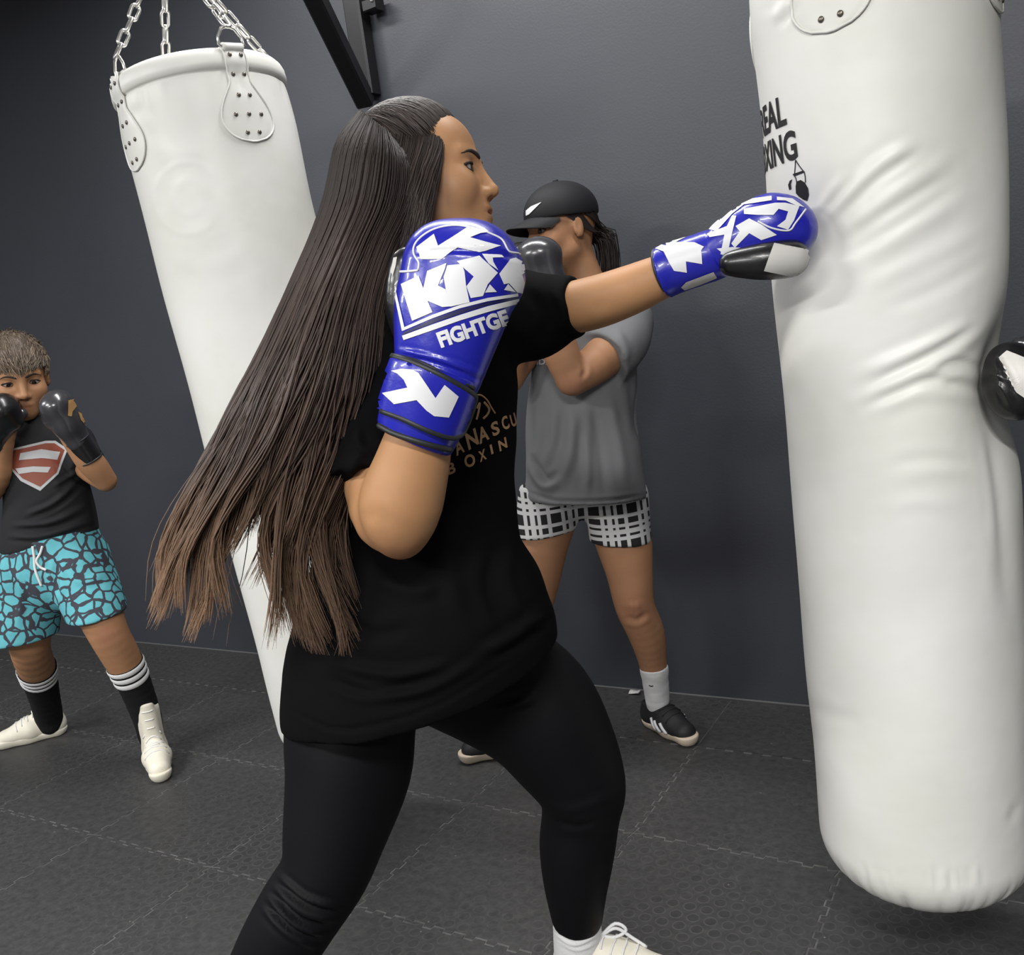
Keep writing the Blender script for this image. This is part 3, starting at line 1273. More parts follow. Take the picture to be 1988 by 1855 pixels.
# left-hand bag hanging from the wall bracket
DL = 2.2
L_top = P(384, 150, DL)
L_dir = nrm(P(712, 1480, 2.46) - L_top)
L_bot = L_top + L_dir * 1.72
L_hook = P(318, -112, 2.15)
emb = [([(365 + 66 * math.cos(t), 385 + 70 * math.sin(t)) for t in np.linspace(0.4, 5.8, 12)], 5, 0.001), ([(365 + 42 * math.cos(t), 385 + 46 * math.sin(t)) for t in np.linspace(0, 5.5, 10)], 7, -0.0008),
       ([(330, 370), (365, 345), (400, 372)], 9, 0.0007), ([(240, 235), (270, 215), (300, 225)], 10, -0.002), ([(270, 270), (330, 300), (400, 290)], 16, 0.0015), ([(330, 500), (400, 515), (470, 495)], 14, 0.001)]
bagL, shellL, bvL, infL = make_bag('white punching bag on four chains under the wall bracket, tilted, behind the long hair', L_top, L_bot, 0.2, math.radians(26), emb, [], 0.085, hook=L_hook, seed=5)

# ------------------------------------------------------------------ wall bracket
bx, by = -2.058, WALL_Y
br = thing('wall_bracket', 'black steel wall bracket with diagonal brace holding the tilted white bag', 'bracket', (bx, by, 2.2))
beam('wall_post', (bx, by - 0.03, 2.16), (bx, by - 0.03, 2.92), 0.07, 0.06, M['blacksteel'], br, (0, 1, 0))
hx = np.asarray(L_hook)
arm_z = 2.66
beam('arm', (bx, by - 0.03, arm_z), (hx[0], hx[1], arm_z), 0.055, 0.055, M['blacksteel'], br)
pa = np.array([bx, by - 0.055, 2.135])
pb = np.array([bx, by - 0.03, arm_z]) + (np.array([hx[0], hx[1], arm_z]) - np.array([bx, by - 0.03, arm_z])) * 0.55
beam('diagonal_brace', pa, pb, 0.06, 0.06, M['blacksteel'], br)
tube('bag_eye', [(hx[0], hx[1], arm_z - 0.03), (hx[0], hx[1], float(hx[2]) + 0.05)], 0.009, M['steel'], br)


def bolt(c, d, r, parent, m):
    d = nrm(d)
    u, v = frame(d, UP)
    c = np.asarray(c)
    V, F = [], []
    for rad, z in [(r, 0), (r, r * 0.6), (r * 0.8, r * 0.9), (r * 0.2, r)]:
        for j in range(10):
            an = 2 * math.pi * j / 10
            V.append(c + (u * math.cos(an) + v * math.sin(an)) * rad + d * z)
    for i in range(3):
        for j in range(10):
            F.append((i * 10 + j, i * 10 + (j + 1) % 10, (i + 1) * 10 + (j + 1) % 10, (i + 1) * 10 + j))
    F.append(tuple(range(30, 40)))
    return mk('bolt', V, F, m, parent)


ew, _ = None, None
r_ = ray(693, 194)
bolt(CAM + r_ * (by / r_[1]), (0, -1, 0), 0.008, br, M['steel'])
r_ = ray(728, 10)
pc = CAM + r_ * ((by - 0.04) / r_[1])
beam('cable_hook', pc + np.array([-0.035, 0, 0.0]), pc + np.array([0.02, 0, 0.0]), 0.05, 0.04, M['blacksteel'], br)
bolt(pc + np.array([0.008, -0.02, 0.01]), (0, -1, 0.2), 0.01, br, M['steel'])

# PEOPLE
# ------------------------------------------------------------------ people: shared builders
def head_frame(o, fwd, up, s=1.0):
    F_ = nrm(fwd)
    S_ = nrm(np.cross(nrm(up), F_))     # to the person's left
    U_ = np.cross(F_, S_)
    return dict(o=np.asarray(o, float), R=np.stack([F_, S_, U_], 1), s=s)


def hw(hf, p):
    """head-local metres -> world"""
    return hf['o'] + hf['R'] @ (np.asarray(p, float) * hf['s'])


def head_fn(hf, child=0.0, mouth=0.0, lid=0.0045):
    o = hf['o'].astype(np.float32)
    R = hf['R'].astype(np.float32)
    s = np.float32(hf['s'])
    E_ = Field()
    j = 1.0 - 0.12 * child
    E_.add(ell((-0.016, 0, 0.026), (0.099, 0.077, 0.093)))
    E_.add(ell((0.030, 0, -0.035), (0.061, 0.062, 0.082 * j)), 0.03)
    E_.add(ell((0.044, 0, 0.042), (0.043, 0.058, 0.05)), 0.025)
    for sg in (1, -1):
        E_.add(rc((0.002, sg * 0.05, -0.062 * j), (0.066, sg * 0.012, -0.105 * j), 0.019, 0.016), 0.03)
        E_.add(ell((0.058, sg * 0.04, -0.03), (0.028, 0.026, 0.03)), 0.02)
        E_.add(rc((0.084, sg * 0.012, 0.02), (0.068, sg * 0.047, 0.02), 0.008, 0.007), 0.014)
    E_.add(ell((0.077, 0, -0.101 * j), (0.017, 0.02, 0.015)), 0.02)
    E_.add(ell((0.08, 0, -0.06), (0.017, 0.026, 0.026)), 0.02)
    # eye sockets, then lids
    for sg in (1, -1):
        E_.sub(ell((0.097, sg * 0.034, 0.0), (0.02, 0.018, 0.012)), 0.012)
    for sg in (1, -1):
        E_.add(ell((0.0715, sg * 0.033, 0.0), (0.0142, 0.0165, 0.0135)), 0.004)
        E_.sub(ell((0.09, sg * 0.0365, -0.0008), (0.024, 0.0155, lid)), 0.0015)
    # nose
    E_.add(rc((0.0855, 0, 0.012), (0.106, 0, -0.031), 0.0075, 0.0095), 0.014)
    E_.add(ell((0.1055, 0, -0.034), (0.0105, 0.010, 0.009)), 0.006)
    for sg in (1, -1):
        E_.add(ell((0.094, sg * 0.0115, -0.038), (0.011, 0.0075, 0.008)), 0.006)
        E_.sub(ell((0.098, sg * 0.0065, -0.0465), (0.006, 0.0035, 0.004)), 0.002)
    # lips
    E_.add(ell((0.0925, 0, -0.0615), (0.0085, 0.021, 0.0058)), 0.006)
    E_.add(ell((0.0905, 0, -0.0745), (0.0085, 0.018, 0.0066)), 0.006)
    E_.sub(ell((0.1005, 0, -0.0678), (0.011, 0.021, 0.0016 + mouth)), 0.002)
    # ears
    for sg in (1, -1):
        E_.add(ell((-0.012, sg * 0.08, -0.008), (0.017, 0.0075, 0.031)), 0.01)
        E_.sub(ell((-0.007, sg * 0.089, -0.004), (0.009, 0.005, 0.018)), 0.004)

    def f(p):
        q = p - o
        d = np.sqrt((q * q).sum(1))
        m = d < 0.2 * s
        d = d - 0.145 * s
        if m.any():
            d[m] = E_((q[m] @ R) / s) * s
        return d
    return f


def face_tint(V, hf, extra=()):
    L = ((V - hf['o']) @ hf['R']) / hf['s']
    lip = np.exp(-((L[:, 1] / 0.02) ** 4) - (((L[:, 2] + 0.068) / 0.011) ** 4)) * (L[:, 0] > 0.085)
    chk = 0.15 * np.exp(-(((np.abs(L[:, 1]) - 0.042) / 0.02) ** 2) - (((L[:, 2] + 0.035) / 0.02) ** 2)) * (L[:, 0] > 0.04)
    t = np.clip(lip * 0.6 + chk, 0, 1)
    for c, w, a in extra:
        t = np.maximum(t, a * np.exp(-(np.linalg.norm(V - np.asarray(c), axis=1) / w) ** 2))
    return t


def set_attr(o, name, arr):
    at = o.data.attributes.new(name, 'FLOAT', 'POINT')
    at.data.foreach_set('value', np.asarray(arr, np.float32))


def set_col(o, name, arr):
    at = o.data.attributes.new(name, 'FLOAT_COLOR', 'POINT')
    a = np.ones((len(arr), 4), np.float32)
    a[:, :3] = arr
    at.data.foreach_set('color', a.ravel())


def eyes(hf, parent, look=(1, 0, 0)):
    for sg in (1, -1):
        c = hw(hf, (0.0715, sg * 0.033, -0.0005))
        V, F = [], []
        r = 0.0126 * hf['s']
        for i in range(9):
            a = math.pi * i / 8
            for j in range(14):
                b = 2 * math.pi * j / 14
                d = hf['R'] @ np.array([math.cos(a), math.sin(a) * math.cos(b), math.sin(a) * math.sin(b)])
                V.append(c + d * r)
        for i in range(8):
            for j in range(14):
                F.append((i * 14 + j, i * 14 + (j + 1) % 14, (i + 1) * 14 + (j + 1) % 14, (i + 1) * 14 + j))
        eb = mk('eye', V, F, M['eyewhite'], parent)
        lk = nrm(hf['R'] @ nrm(np.array(look) + np.array([0, -sg * 0.03, 0])))
        u, v = frame(lk, UP)
        V, F = [c + lk * (r + 0.0011)], []
        for rad in (0.003, 0.0072):
            for j in range(14):
                b = 2 * math.pi * j / 14
                q = lk * math.sqrt(r * r - rad * rad) + (u * math.cos(b) + v * math.sin(b)) * rad
                V.append(c + nrm(q) * (r + 0.0006))
        for j in range(14):
            F.append((0, 1 + j, 1 + (j + 1) % 14))
            F.append((1 + j, 15 + j, 15 + (j + 1) % 14, 1 + (j + 1) % 14))
        mk('iris', V, F, M['eyedark'], eb)


def on_surface(bv, p, off=0.0):
    loc, no, _, _ = bv.find_nearest(Vector(np.asarray(p, float).tolist()))
    return np.array(loc) + np.array(no) * off


def face_lines(hf, bv, parent, brow_r=0.004, m=None):
    m = m or M['brow']
    for sg in (1, -1):
        bp = [(0.094, sg * 0.011, 0.0175), (0.092, sg * 0.022, 0.022), (0.084, sg * 0.037, 0.0235), (0.07, sg * 0.051, 0.017)]
        pts = smooth_line([hw(hf, q) for q in bp], 15)
        pts = np.array([on_surface(bv, q, 0.0002) for q in pts])
        rad = np.interp(np.linspace(0, 1, len(pts)), [0, 0.2, 0.6, 1], [0.5, 1, 0.8, 0.15]) * brow_r * hf['s']
        tube('eyebrow', pts, rad, m, parent, 6)
        lp = [(0.0845, sg * 0.0215, -0.001), (0.0865, sg * 0.028, 0.0048), (0.0845, sg * 0.039, 0.005), (0.074, sg * 0.051, -0.001)]
        pts = smooth_line([hw(hf, q) for q in lp], 15)
        pts = np.array([on_surface(bv, q, 0.0003) for q in pts])
        tube('eyelashes', pts, np.interp(np.linspace(0, 1, len(pts)), [0, 0.4, 1], [0.3, 1, 0.7]) * 0.0024 * hf['s'], m, parent, 5)
        lp = [(0.0845, sg * 0.0215, -0.0015), (0.086, sg * 0.029, -0.0055), (0.083, sg * 0.04, -0.0055), (0.074, sg * 0.051, -0.001)]
        pts = np.array([on_surface(bv, q, 0.0002) for q in smooth_line([hw(hf, q) for q in lp], 15)])
        tube('eyelashes', pts, 0.0009 * hf['s'], m, parent, 5)


def strands(S, rad, cols, k=3):
    """S (N,M,3) polylines, rad (N,M), cols (N,M,3) -> vertices, faces, colours"""
    N, Mm, _ = S.shape
    T = np.gradient(S, axis=1)
    T /= np.linalg.norm(T, axis=2, keepdims=True) + 1e-9
    ref = np.broadcast_to(nrm(Z_B + 0.3 * X_R), T.shape)
    a = np.cross(T, ref)
    a /= np.linalg.norm(a, axis=2, keepdims=True) + 1e-9
    b = np.cross(T, a)
    V = np.zeros((N, Mm, k, 3), np.float32)
    for j in range(k):
        an = 2 * math.pi * j / k
        V[:, :, j] = S + (a * math.cos(an) + b * math.sin(an)) * rad[..., None]
    idx = np.arange(N * Mm * k).reshape(N, Mm, k)
    F = np.stack([idx[:, :-1, :], np.roll(idx, -1, 2)[:, :-1, :], np.roll(idx, -1, 2)[:, 1:, :], idx[:, 1:, :]], -1).reshape(-1, 4)
    C = np.repeat(cols[:, :, None, :], k, 2).reshape(-1, 3)
    return V.reshape(-1, 3), F, C


def cr_rows(rows, n):
    """resample control rows (K, D) to n rows, smooth"""
    return smooth_line(rows, (len(rows) - 1) * max(2, int(n / (len(rows) - 1))))


def shoe_w(o, fwd, s=1.0, pitch=0.0):
    F_ = nrm(np.array([fwd[0], fwd[1], 0.0]))
    S_ = np.cross(UP, F_)
    F2 = nrm(F_ * math.cos(pitch) - UP * math.sin(pitch))
    R = np.stack([F2, S_, np.cross(F2, S_)], 1)
    return lambda p: np.asarray(o, float) + R @ (np.asarray(p, float) * s)


def foot(b, ankle, r, w):
    b.wchain([(ankle, r), (w((0.056, 0, 0.075)), 0.026), (w((0.075, 0, 0.052)), 0.024), (w((0.19, 0, 0.037)), 0.015)], 0.015)


# ---- shoes, local frame x forward from heel, z up from the sole
def shoe(kind, o, fwd, parent, mu, ms, s=1.0, pitch=0.0, mirror=1, laces=None, stripes=None):
    F_ = nrm(np.array([fwd[0], fwd[1], 0.0]))
    S_ = np.cross(UP, F_)
    F2 = nrm(F_ * math.cos(pitch) - UP * math.sin(pitch))
    U2 = np.cross(F2, S_)
    R = np.stack([F2, S_, U2], 1)
    o = np.asarray(o, float)
    w = lambda p: o + R @ (np.asarray(p, float) * s)
    u = Field()
    oo, RR = o.astype(np.float32), R.astype(np.float32)

    def loc(fn):
        return lambda p: fn(((p - oo) @ RR) / np.float32(s)) * np.float32(s)
    E_ = Field()
    E_.add(rc((0.045, 0, 0.045), (0.13, 0, 0.05), 0.037, 0.038))
    E_.add(rc((0.13, 0, 0.046), (0.215, 0, 0.036), 0.04, 0.031, sq=((0, 1, 0), 1.15)), 0.03)
    hi = 0.195 if kind == 'boot' else 0.085
    E_.add(rc((0.05, 0, 0.05), (0.058, 0, hi), 0.037, 0.041), 0.03)
    E_.add(rc((0.085, 0, 0.08), (0.165, 0, 0.055), 0.022, 0.022), 0.025)       # tongue ridge
    if kind == 'boot':
        E_.add(rc((0.09, 0, 0.1), (0.098, 0, hi + 0.03), 0.02, 0.016, sq=((0, 1, 0), 1.4)), 0.015)
    E_.cut((0, 0, 0.014), (0, 0, -1))
    E_.cut((0.05, 0, hi + 0.012), (-0.45 if kind == 'boot' else -0.25, 0, 1))
    E_.sub(rc((0.055, 0, 0.075), (0.06, 0, hi + 0.08), 0.03, 0.034), 0.006)
    for c in ((0.0, 0, 0.0), (0.26, 0, 0.1), (0.1, 0, hi + 0.05)):
        u.grow(w(c), 0.07)
    u.ops.append(('+', loc(E_), 0))
    V, F = u.mesh(0.0035 * max(0.9, s))
    sh = thing_part('shoe' if kind != 'boot' else 'boxing_boot', V, F, mu, parent)
    so = Field()
    E2 = Field()
    E2.add(rc((0.045, 0, 0.03), (0.14, 0, 0.03), 0.041, 0.036))
    E2.add(rc((0.14, 0, 0.03), (0.222, 0, 0.03), 0.036, 0.037), 0.03)
    E2.cut((0, 0, 0.0), (0, 0, -1), 0.004)
    E2.cut((0, 0, 0.027), (-0.03, 0, 1), 0.004)
    for c in ((0.0, 0, 0.0), (0.26, 0, 0.03)):
        so.grow(w(c), 0.06)
    so.ops.append(('+', loc(E2), 0))
    V, F = so.mesh(0.0035 * max(0.9, s))
    mk('sole', V, F, ms, sh)
    bv = bvh_of(sh)
    if laces:
        for t in np.linspace(0.0, 1, 5):
            x, z = 0.098 + 0.072 * t, 0.13 - 0.055 * t
            pts = []
            for q in np.linspace(-1, 1, 7):
                pts.append(on_surface(bv, w((x - 0.006 * abs(q), q * 0.026, z - 0.02 * q * q)), 0.001))
            tube('lace', pts, 0.0022 * s, laces, sh, 6)
    if kind == 'boot':
        for x in np.linspace(0.085, 0.12, 4):
            z = hi + 0.01 - (x - 0.085) * 2.6
            pts = [on_surface(bv, w((x + 0.03 - 0.004 * abs(q), q * 0.022, z)), 0.001) for q in np.linspace(-1, 1, 7)]
            tube('lace', pts, 0.002 * s, laces or mu, sh, 6)
    if stripes:
        for x in (0.095, 0.122, 0.149):
            for sg in (1, -1):
                pts = [on_surface(bv, w((x + 0.024 * (1 - t), sg * 0.05, 0.024 + 0.036 * t)), 0.0004) for t in np.linspace(0, 1, 6)]
                tube('stripe', pts, 0.0055 * s, stripes, sh, 6)
    return sh, w, bv


def thing_part(name, V, F, m, parent, label=None):
    return mk(name, V, F, m, parent, label=label)


# ---- boxing glove, local frame x along the hand, z back of the hand, y towards the thumb
def glove(parent, wrist, fwd, back, side, mm, mc, mthumb, s=1.0, name='boxing_glove', curl=1.0, h=0.0045, patch=None):
    F_ = nrm(fwd)
    B_ = nrm(np.asarray(back, float) - F_ * (np.asarray(back) @ F_))
    S_ = np.cross(B_, F_) * side
    R = np.stack([F_, S_, B_], 1)
    o = np.asarray(wrist, float)
    oo, RR = o.astype(np.float32), R.astype(np.float32)
    w = lambda p: o + R @ (np.asarray(p, float) * s)

    def build(nm, E_, pts, m, par):
        u = Field()
        for c in pts:
            u.grow(w(c), 0.08 * s)
        u.ops.append(('+', lambda p: E_(((p - oo) @ RR) / np.float32(s)) * np.float32(s), 0))
        V, F = u.mesh(h)
        return mk(nm, V, F, m, par)
    E_ = Field()
    E_.add(rc((0.03, 0, 0.0), (0.11, 0, 0.004), 0.044, 0.05, sq=((0, 1, 0), 1.2)))
    E_.add(rc((0.11, 0, 0.006), (0.19, 0.0, 0.016), 0.052, 0.056, sq=((0, 1, 0), 1.25)), 0.03)
    E_.add(rc((0.185, 0, -0.004), (0.15, 0, -0.042), 0.05, 0.034, sq=((0, 1, 0), 1.35)), 0.025)
    mitt = build(name, E_, [(0, 0, 0), (0.25, 0, 0), (0.12, 0, -0.06)], mm, parent)
    E2 = Field()
    E2.add(rc((0.075, 0.052, -0.012), (0.125, 0.068, -0.028), 0.024, 0.026))
    E2.add(rc((0.125, 0.068, -0.028), (0.165, 0.05, -0.05), 0.026, 0.022), 0.02)
    build('thumb', E2, [(0.06, 0.05, -0.01), (0.18, 0.06, -0.04)], mthumb, mitt)
    E3 = Field()
    E3.add(rc((-0.06, 0, 0), (0.045, 0, 0.0), 0.043, 0.045, sq=((0, 1, 0), 1.1)))
    E3.cut((-0.062, 0, 0), (-1, 0, 0))
    E3.cut((0.035, 0, 0), (1, 0, 0))
    build('cuff', E3, [(-0.08, 0, 0), (0.05, 0, 0)], mc, mitt)
    for x in (-0.06, 0.033):
        pts = [w((x, math.cos(t) * 0.049, math.sin(t) * 0.0445)) for t in np.linspace(0, 2 * math.pi, 28, endpoint=False)]
        tube('trim', pts, 0.0035 * s, M['trim'], mitt, 6, True)
    return mitt, w


# ------------------------------------------------------------------ person: the woman throwing the punch
root_w = G(900, 2000)
wom = thing('person', 'person with very long brown hair and black clothes punching in blue gloves', 'person', (float(root_w[0]), float(root_w[1]), 0.0))

WF = nrm(0.985 * X_R + 0.17 * Y_U + 0.10 * Z_B)
WU = nrm(-0.17 * X_R + 0.985 * Y_U + 0.0 * Z_B)
hfw = head_frame(P(822, 357, 1.55), WF, WU, 1.06)

W_REAR = [(690, 1300, 125, 1.62), (680, 1420, 126, 1.61), (676, 1500, 119, 1.60), (652, 1615, 98, 1.585), (632, 1692, 84, 1.575), (585, 1765, 82, 1.58), (532, 1855, 76, 1.59), (480, 1950, 62, 1.605), (436, 2040, 46, 1.62)]
W_FRONT = [(880, 1270, 135, 1.735), (960, 1320, 130, 1.735), (1040, 1378, 121, 1.735), (1092, 1452, 105, 1.735), (1127, 1522, 86, 1.735), (1128, 1575, 75, 1.75), (1121, 1640, 73, 1.765), (1117, 1720, 60, 1.785), (1120, 1790, 48, 1.805)]
W_TORSO = [(868, 660, 120, 1.60), (840, 800, 158, 1.60), (826, 920, 168, 1.605), (815, 1040, 178, 1.62), (812, 1140, 190, 1.64), (795, 1230, 180, 1.66)]
W_RARM = [(735, 640, 78, 1.47), (722, 780, 76, 1.43), (742, 985, 66, 1.40), (776, 1030, 52, 1.375)]
W_RFORE = [(778, 1038, 48, 1.36), (777, 985, 79, 1.35), (801, 900, 71, 1.335), (818, 830, 60, 1.32), (850, 700, 50, 1.30), (890, 560, 60, 1.30)]
W_LARM = [(985, 606, 60, 1.665), (1080, 602, 50, 1.627), (1150, 589, 50, 1.585), (1220, 565, 47, 1.55), (1288, 536, 41, 1.515), (1390, 495, 30, 1.475), (1490, 460, 42, 1.45)]

ank = P(1122, 1850, 1.83)
fw = nrm(X_R - UP * (X_R @ UP) + 0.35 * nrm(Z_B - UP * (Z_B @ UP)))
W_S1 = (np.array([ank[0], ank[1], 0.0]) - fw * 0.055, fw, 1.02, 0.0)
an2 = P(432, 2080, 1.625)
fw2 = nrm(X_R * np.array([1, 1, 0]) + 0.1 * Z_B * np.array([1, 1, 0]))
W_S2 = (np.array([an2[0], an2[1], 0.035]) - fw2 * 0.055, fw2, 1.02, 0.14)
b = Field()
b.add(head_fn(hfw, mouth=0.0012), 0.02)
b.grow(hfw['o'], 0.18)
neck0, neck1 = hw(hfw, (-0.025, 0, -0.06)), P(845, 590, 1.585)
b.wchain([(neck0, 0.054), (neck1, 0.06)], 0.03)
sqv = (Z_B, 0.8)
b.chain(W_TORSO, 0.03, -0.03, sqv)
b.chain([(735, 640, 70, 1.48), (868, 640, 90, 1.58), (985, 610, 64, 1.66)], 0.04, -0.012)
b.chain(W_RARM, 0.02, -0.002)
b.chain(W_RFORE, 0.014, 0.0)
b.chain(W_LARM, 0.02, 0.0)
b.chain(W_REAR, 0.03, -0.013)
b.chain(W_FRONT, 0.03, -0.012)
foot(b, P(436, 2040, 1.62), 0.034, shoe_w(*W_S2))
foot(b, P(1120, 1790, 1.805), 0.036, shoe_w(*W_S1))
V, F = b.mesh(0.0038)
V = relax(V, F, 5, 0.5, np.linalg.norm(V - hfw['o'], axis=1) < 0.15)
V = crease(V, F, [([(700, 1010), (730, 1000), (760, 1022)], 14, -0.0012), ([(1150, 600), (1180, 585)], 12, -0.001)])
bodyW = mk('body', V, F, M['skin_w'], wom)
set_attr(bodyW, 'tint', face_tint(V, hfw, [(P(770, 1075, 1.35), 0.035, 0.45)]))
bvW = bvh_of(bodyW)
eyes(hfw, bodyW)
face_lines(hfw, bvW, bodyW)

# t-shirt
t = Field()
T_SH = [(868, 655, 118, 1.60), (848, 740, 152, 1.60), (836, 820, 166, 1.60), (824, 920, 174, 1.605), (812, 1040, 186, 1.62), (815, 1150, 212, 1.63), (829, 1240, 252, 1.63), (803, 1340, 246, 1.625), (790, 1440, 232, 1.63), (780, 1560, 232, 1.64)]
t.chain(T_SH[:5], 0.03, 0.0, (Z_B, 0.82))
t.chain(T_SH[4:], 0.03, 0.0, (Z_B, 0.95))
t.chain([(735, 640, 86, 1.475), (868, 625, 104, 1.58), (985, 606, 76, 1.665)], 0.04)
t.limb([(735, 640, 88, 1.47), (715, 780, 94, 1.43), (705, 900, 90, 1.41), (705, 960, 86, 1.41)], P(690, 930, 1.40), nrm(P(742, 1000, 1.40) - P(715, 800, 1.43)), 0.03)
t.limb([(985, 606, 80, 1.665), (1035, 614, 82, 1.645), (1085, 602, 66, 1.625), (1118, 596, 60, 1.607), (1160, 585, 57, 1.585)], P(1126, 595, 1.605), nrm(P(1150, 588, 1.59) - P(1040, 612, 1.645)), 0.03)
hem = [P(557, 1392, 1.63), P(735, 1437, 1.42), P(1089, 1238, 1.63)]
hn = nrm(np.cross(hem[1] - hem[0], hem[2] - hem[0]))
if hn @ UP > 0:
    hn = -hn
t.cut(hem[1], hn, 0.006)
sl = nrm(P(1150, 588, 1.59) - P(1040, 612, 1.645))
sl_p = P(1124, 595, 1.605)


def not_near(c, rad):
    c = np.asarray(c, np.float32)
    return lambda p: np.linalg.norm(p - c, axis=1) - rad


# open sleeve ends
def sleeve_cut(fld, p0, n, rad=0.12):
    p0 = np.asarray(p0, np.float32)
    n = np.asarray(nrm(n), np.float32)

    def f(p):
        q = p - p0
        return np.maximum(-(q @ n), np.linalg.norm(q, axis=1) - rad)
    fld.sub(f, 0.004)


# neck hole
t.sub(rc(neck0 - (neck1 - neck0) * 0.5, neck1 + (neck1 - neck0) * 0.05, 0.075, 0.066), 0.01)
t.disp(wob(3, 26, 0.0022))
t.disp(wob(4, 60, 0.0012))
# hollow below the hem
V, F = t.mesh(0.005)
V = relax(V, F, 2)
V = crease(V, F, [
    ([(565, 1378), (640, 1415), (730, 1408), (860, 1365), (1000, 1278), (1085, 1215)], 5, -0.0025),
    ([(650, 1290), (760, 1310), (880, 1290)], 11, 0.007), ([(640, 1320), (720, 1345), (830, 1325)], 9, -0.006), ([(700, 1350), (820, 1340), (940, 1280)], 11, 0.006),
    ([(930, 1270), (1000, 1230), (1060, 1180)], 11, 0.008), ([(960, 1285), (1020, 1245), (1075, 1200)], 8, -0.006), ([(990, 1050), (985, 1120), (1010, 1190), (1055, 1215)], 12, 0.006),
    ([(960, 1060), (950, 1140), (985, 1220)], 14, -0.006), ([(890, 1000), (870, 1100), (900, 1200)], 18, 0.005), ([(1020, 560), (1060, 620), (1040, 680)], 12, -0.004), ([(1075, 560), (1095, 610), (1080, 650)], 9, 0.004),
    ([(700, 880), (670, 940), (650, 1000)], 10, 0.006), ([(690, 830), (700, 870), (730, 880)], 9, 0.005), ([(720, 1120), (800, 1150), (860, 1130)], 14, 0.005), ([(640, 1180), (720, 1230), (800, 1220)], 14, -0.005)])
shirtW = mk('t_shirt', V, F, M['blacktee'], wom)
bvS = bvh_of(shirtW)
# sleeve cuff edge
c8 = lambda x, y: (650 + x * 0.32342, 700 + y * 0.32342)
gold = M['gold_print']
tdecal('chest_print', 'N', c8(803, 540), (20, -13), (-8, -31), bvS, gold, shirtW, 0.03, L=5)
tdecal('chest_print', 'A', c8(868, 505), (19, -11), (-6, -29), bvS, gold, shirtW, 0.03, L=5)
tdecal('chest_print', 'S', c8(948, 460), (14, -7), (-6, -26), bvS, gold, shirtW, 0.03, L=5)
tdecal('chest_print', 'C', c8(1012, 425), (12, -7), (-7, -25), bvS, gold, shirtW, 0.03, L=5)
tdecal('chest_print', 'U', c8(1062, 405), (10, -6), (-6, -24), bvS, gold, shirtW, 0.03, L=5)
tdecal('chest_print', 'A', c8(730, 575), (16, -9), (-7, -27), bvS, gold, shirtW, 0.03, L=5)
tdecal('chest_print', 'B', c8(680, 690), (15, -5), (-3, -22), bvS, gold, shirtW, 0.03, L=5)
tdecal('chest_print', 'O', c8(785, 650), (20, -7), (-5, -24), bvS, gold, shirtW, 0.03, L=5)
tdecal('chest_print', 'X', c8(870, 612), (13, -7), (-4, -20), bvS, gold, shirtW, 0.03, L=5)
tdecal('chest_print', 'I', c8(938, 565), (4, -2), (-4, -18), bvS, gold, shirtW, 0.03, L=5)
tdecal('chest_print', 'N', c8(988, 548), (15, -9), (-4, -20), bvS, gold, shirtW, 0.03, L=5)
surf_tube('chest_emblem', [c8(*q) for q in [(850, 208), (880, 210), (915, 240), (940, 285), (962, 318)]], bvS, 0.0014, gold, shirtW, 0.0)
surf_tube('chest_emblem', [c8(*q) for q in [(855, 290), (862, 270), (870, 260), (860, 320), (850, 355)]], bvS, 0.0018, gold, shirtW, 0.0)
surf_tube('chest_emblem', [c8(*q) for q in [(895, 250), (925, 290), (915, 325), (890, 350)]], bvS, 0.002, gold, shirtW, 0.0)

# leggings
g = Field()
g.chain(W_REAR[:-1] + [(445, 2020, 50, 1.618)], 0.03)
g.chain(W_FRONT, 0.03)
g.chain([(700, 1280, 120, 1.63), (790, 1255, 120, 1.68), (880, 1262, 130, 1.73)], 0.04)
sleeve_cut(g, P(1120, 1796, 1.806), P(1121, 1860, 1.83) - P(1118, 1740, 1.79), 0.15)
g.disp(wob(9, 30, 0.0012))
V, F = g.mesh(0.005)
V = relax(V, F, 4)
V = crease(V, F, [([(540, 1700), (590, 1742), (660, 1762)], 6, 0.006), ([(533, 1722), (590, 1772), (655, 1788)], 6, 0.006), ([(520, 1742), (575, 1795), (630, 1815)], 6, 0.006), ([(512, 1765), (560, 1815), (610, 1838)], 6, 0.005),
                  ([(548, 1715), (600, 1758), (665, 1776)], 5, -0.005), ([(528, 1735), (580, 1785), (640, 1804)], 5, -0.005), ([(516, 1758), (568, 1806), (620, 1828)], 5, -0.005),
                  ([(950, 1372), (1010, 1352), (1040, 1340)], 6, -0.004), ([(960, 1378), (1000, 1372), (1035, 1362)], 5, 0.003), ([(1075, 1595), (1120, 1605), (1165, 1592)], 7, -0.003), ([(1060, 1560), (1110, 1575), (1190, 1545)], 10, 0.002)])
mk('leggings', V, F, M['leggings'], wom)

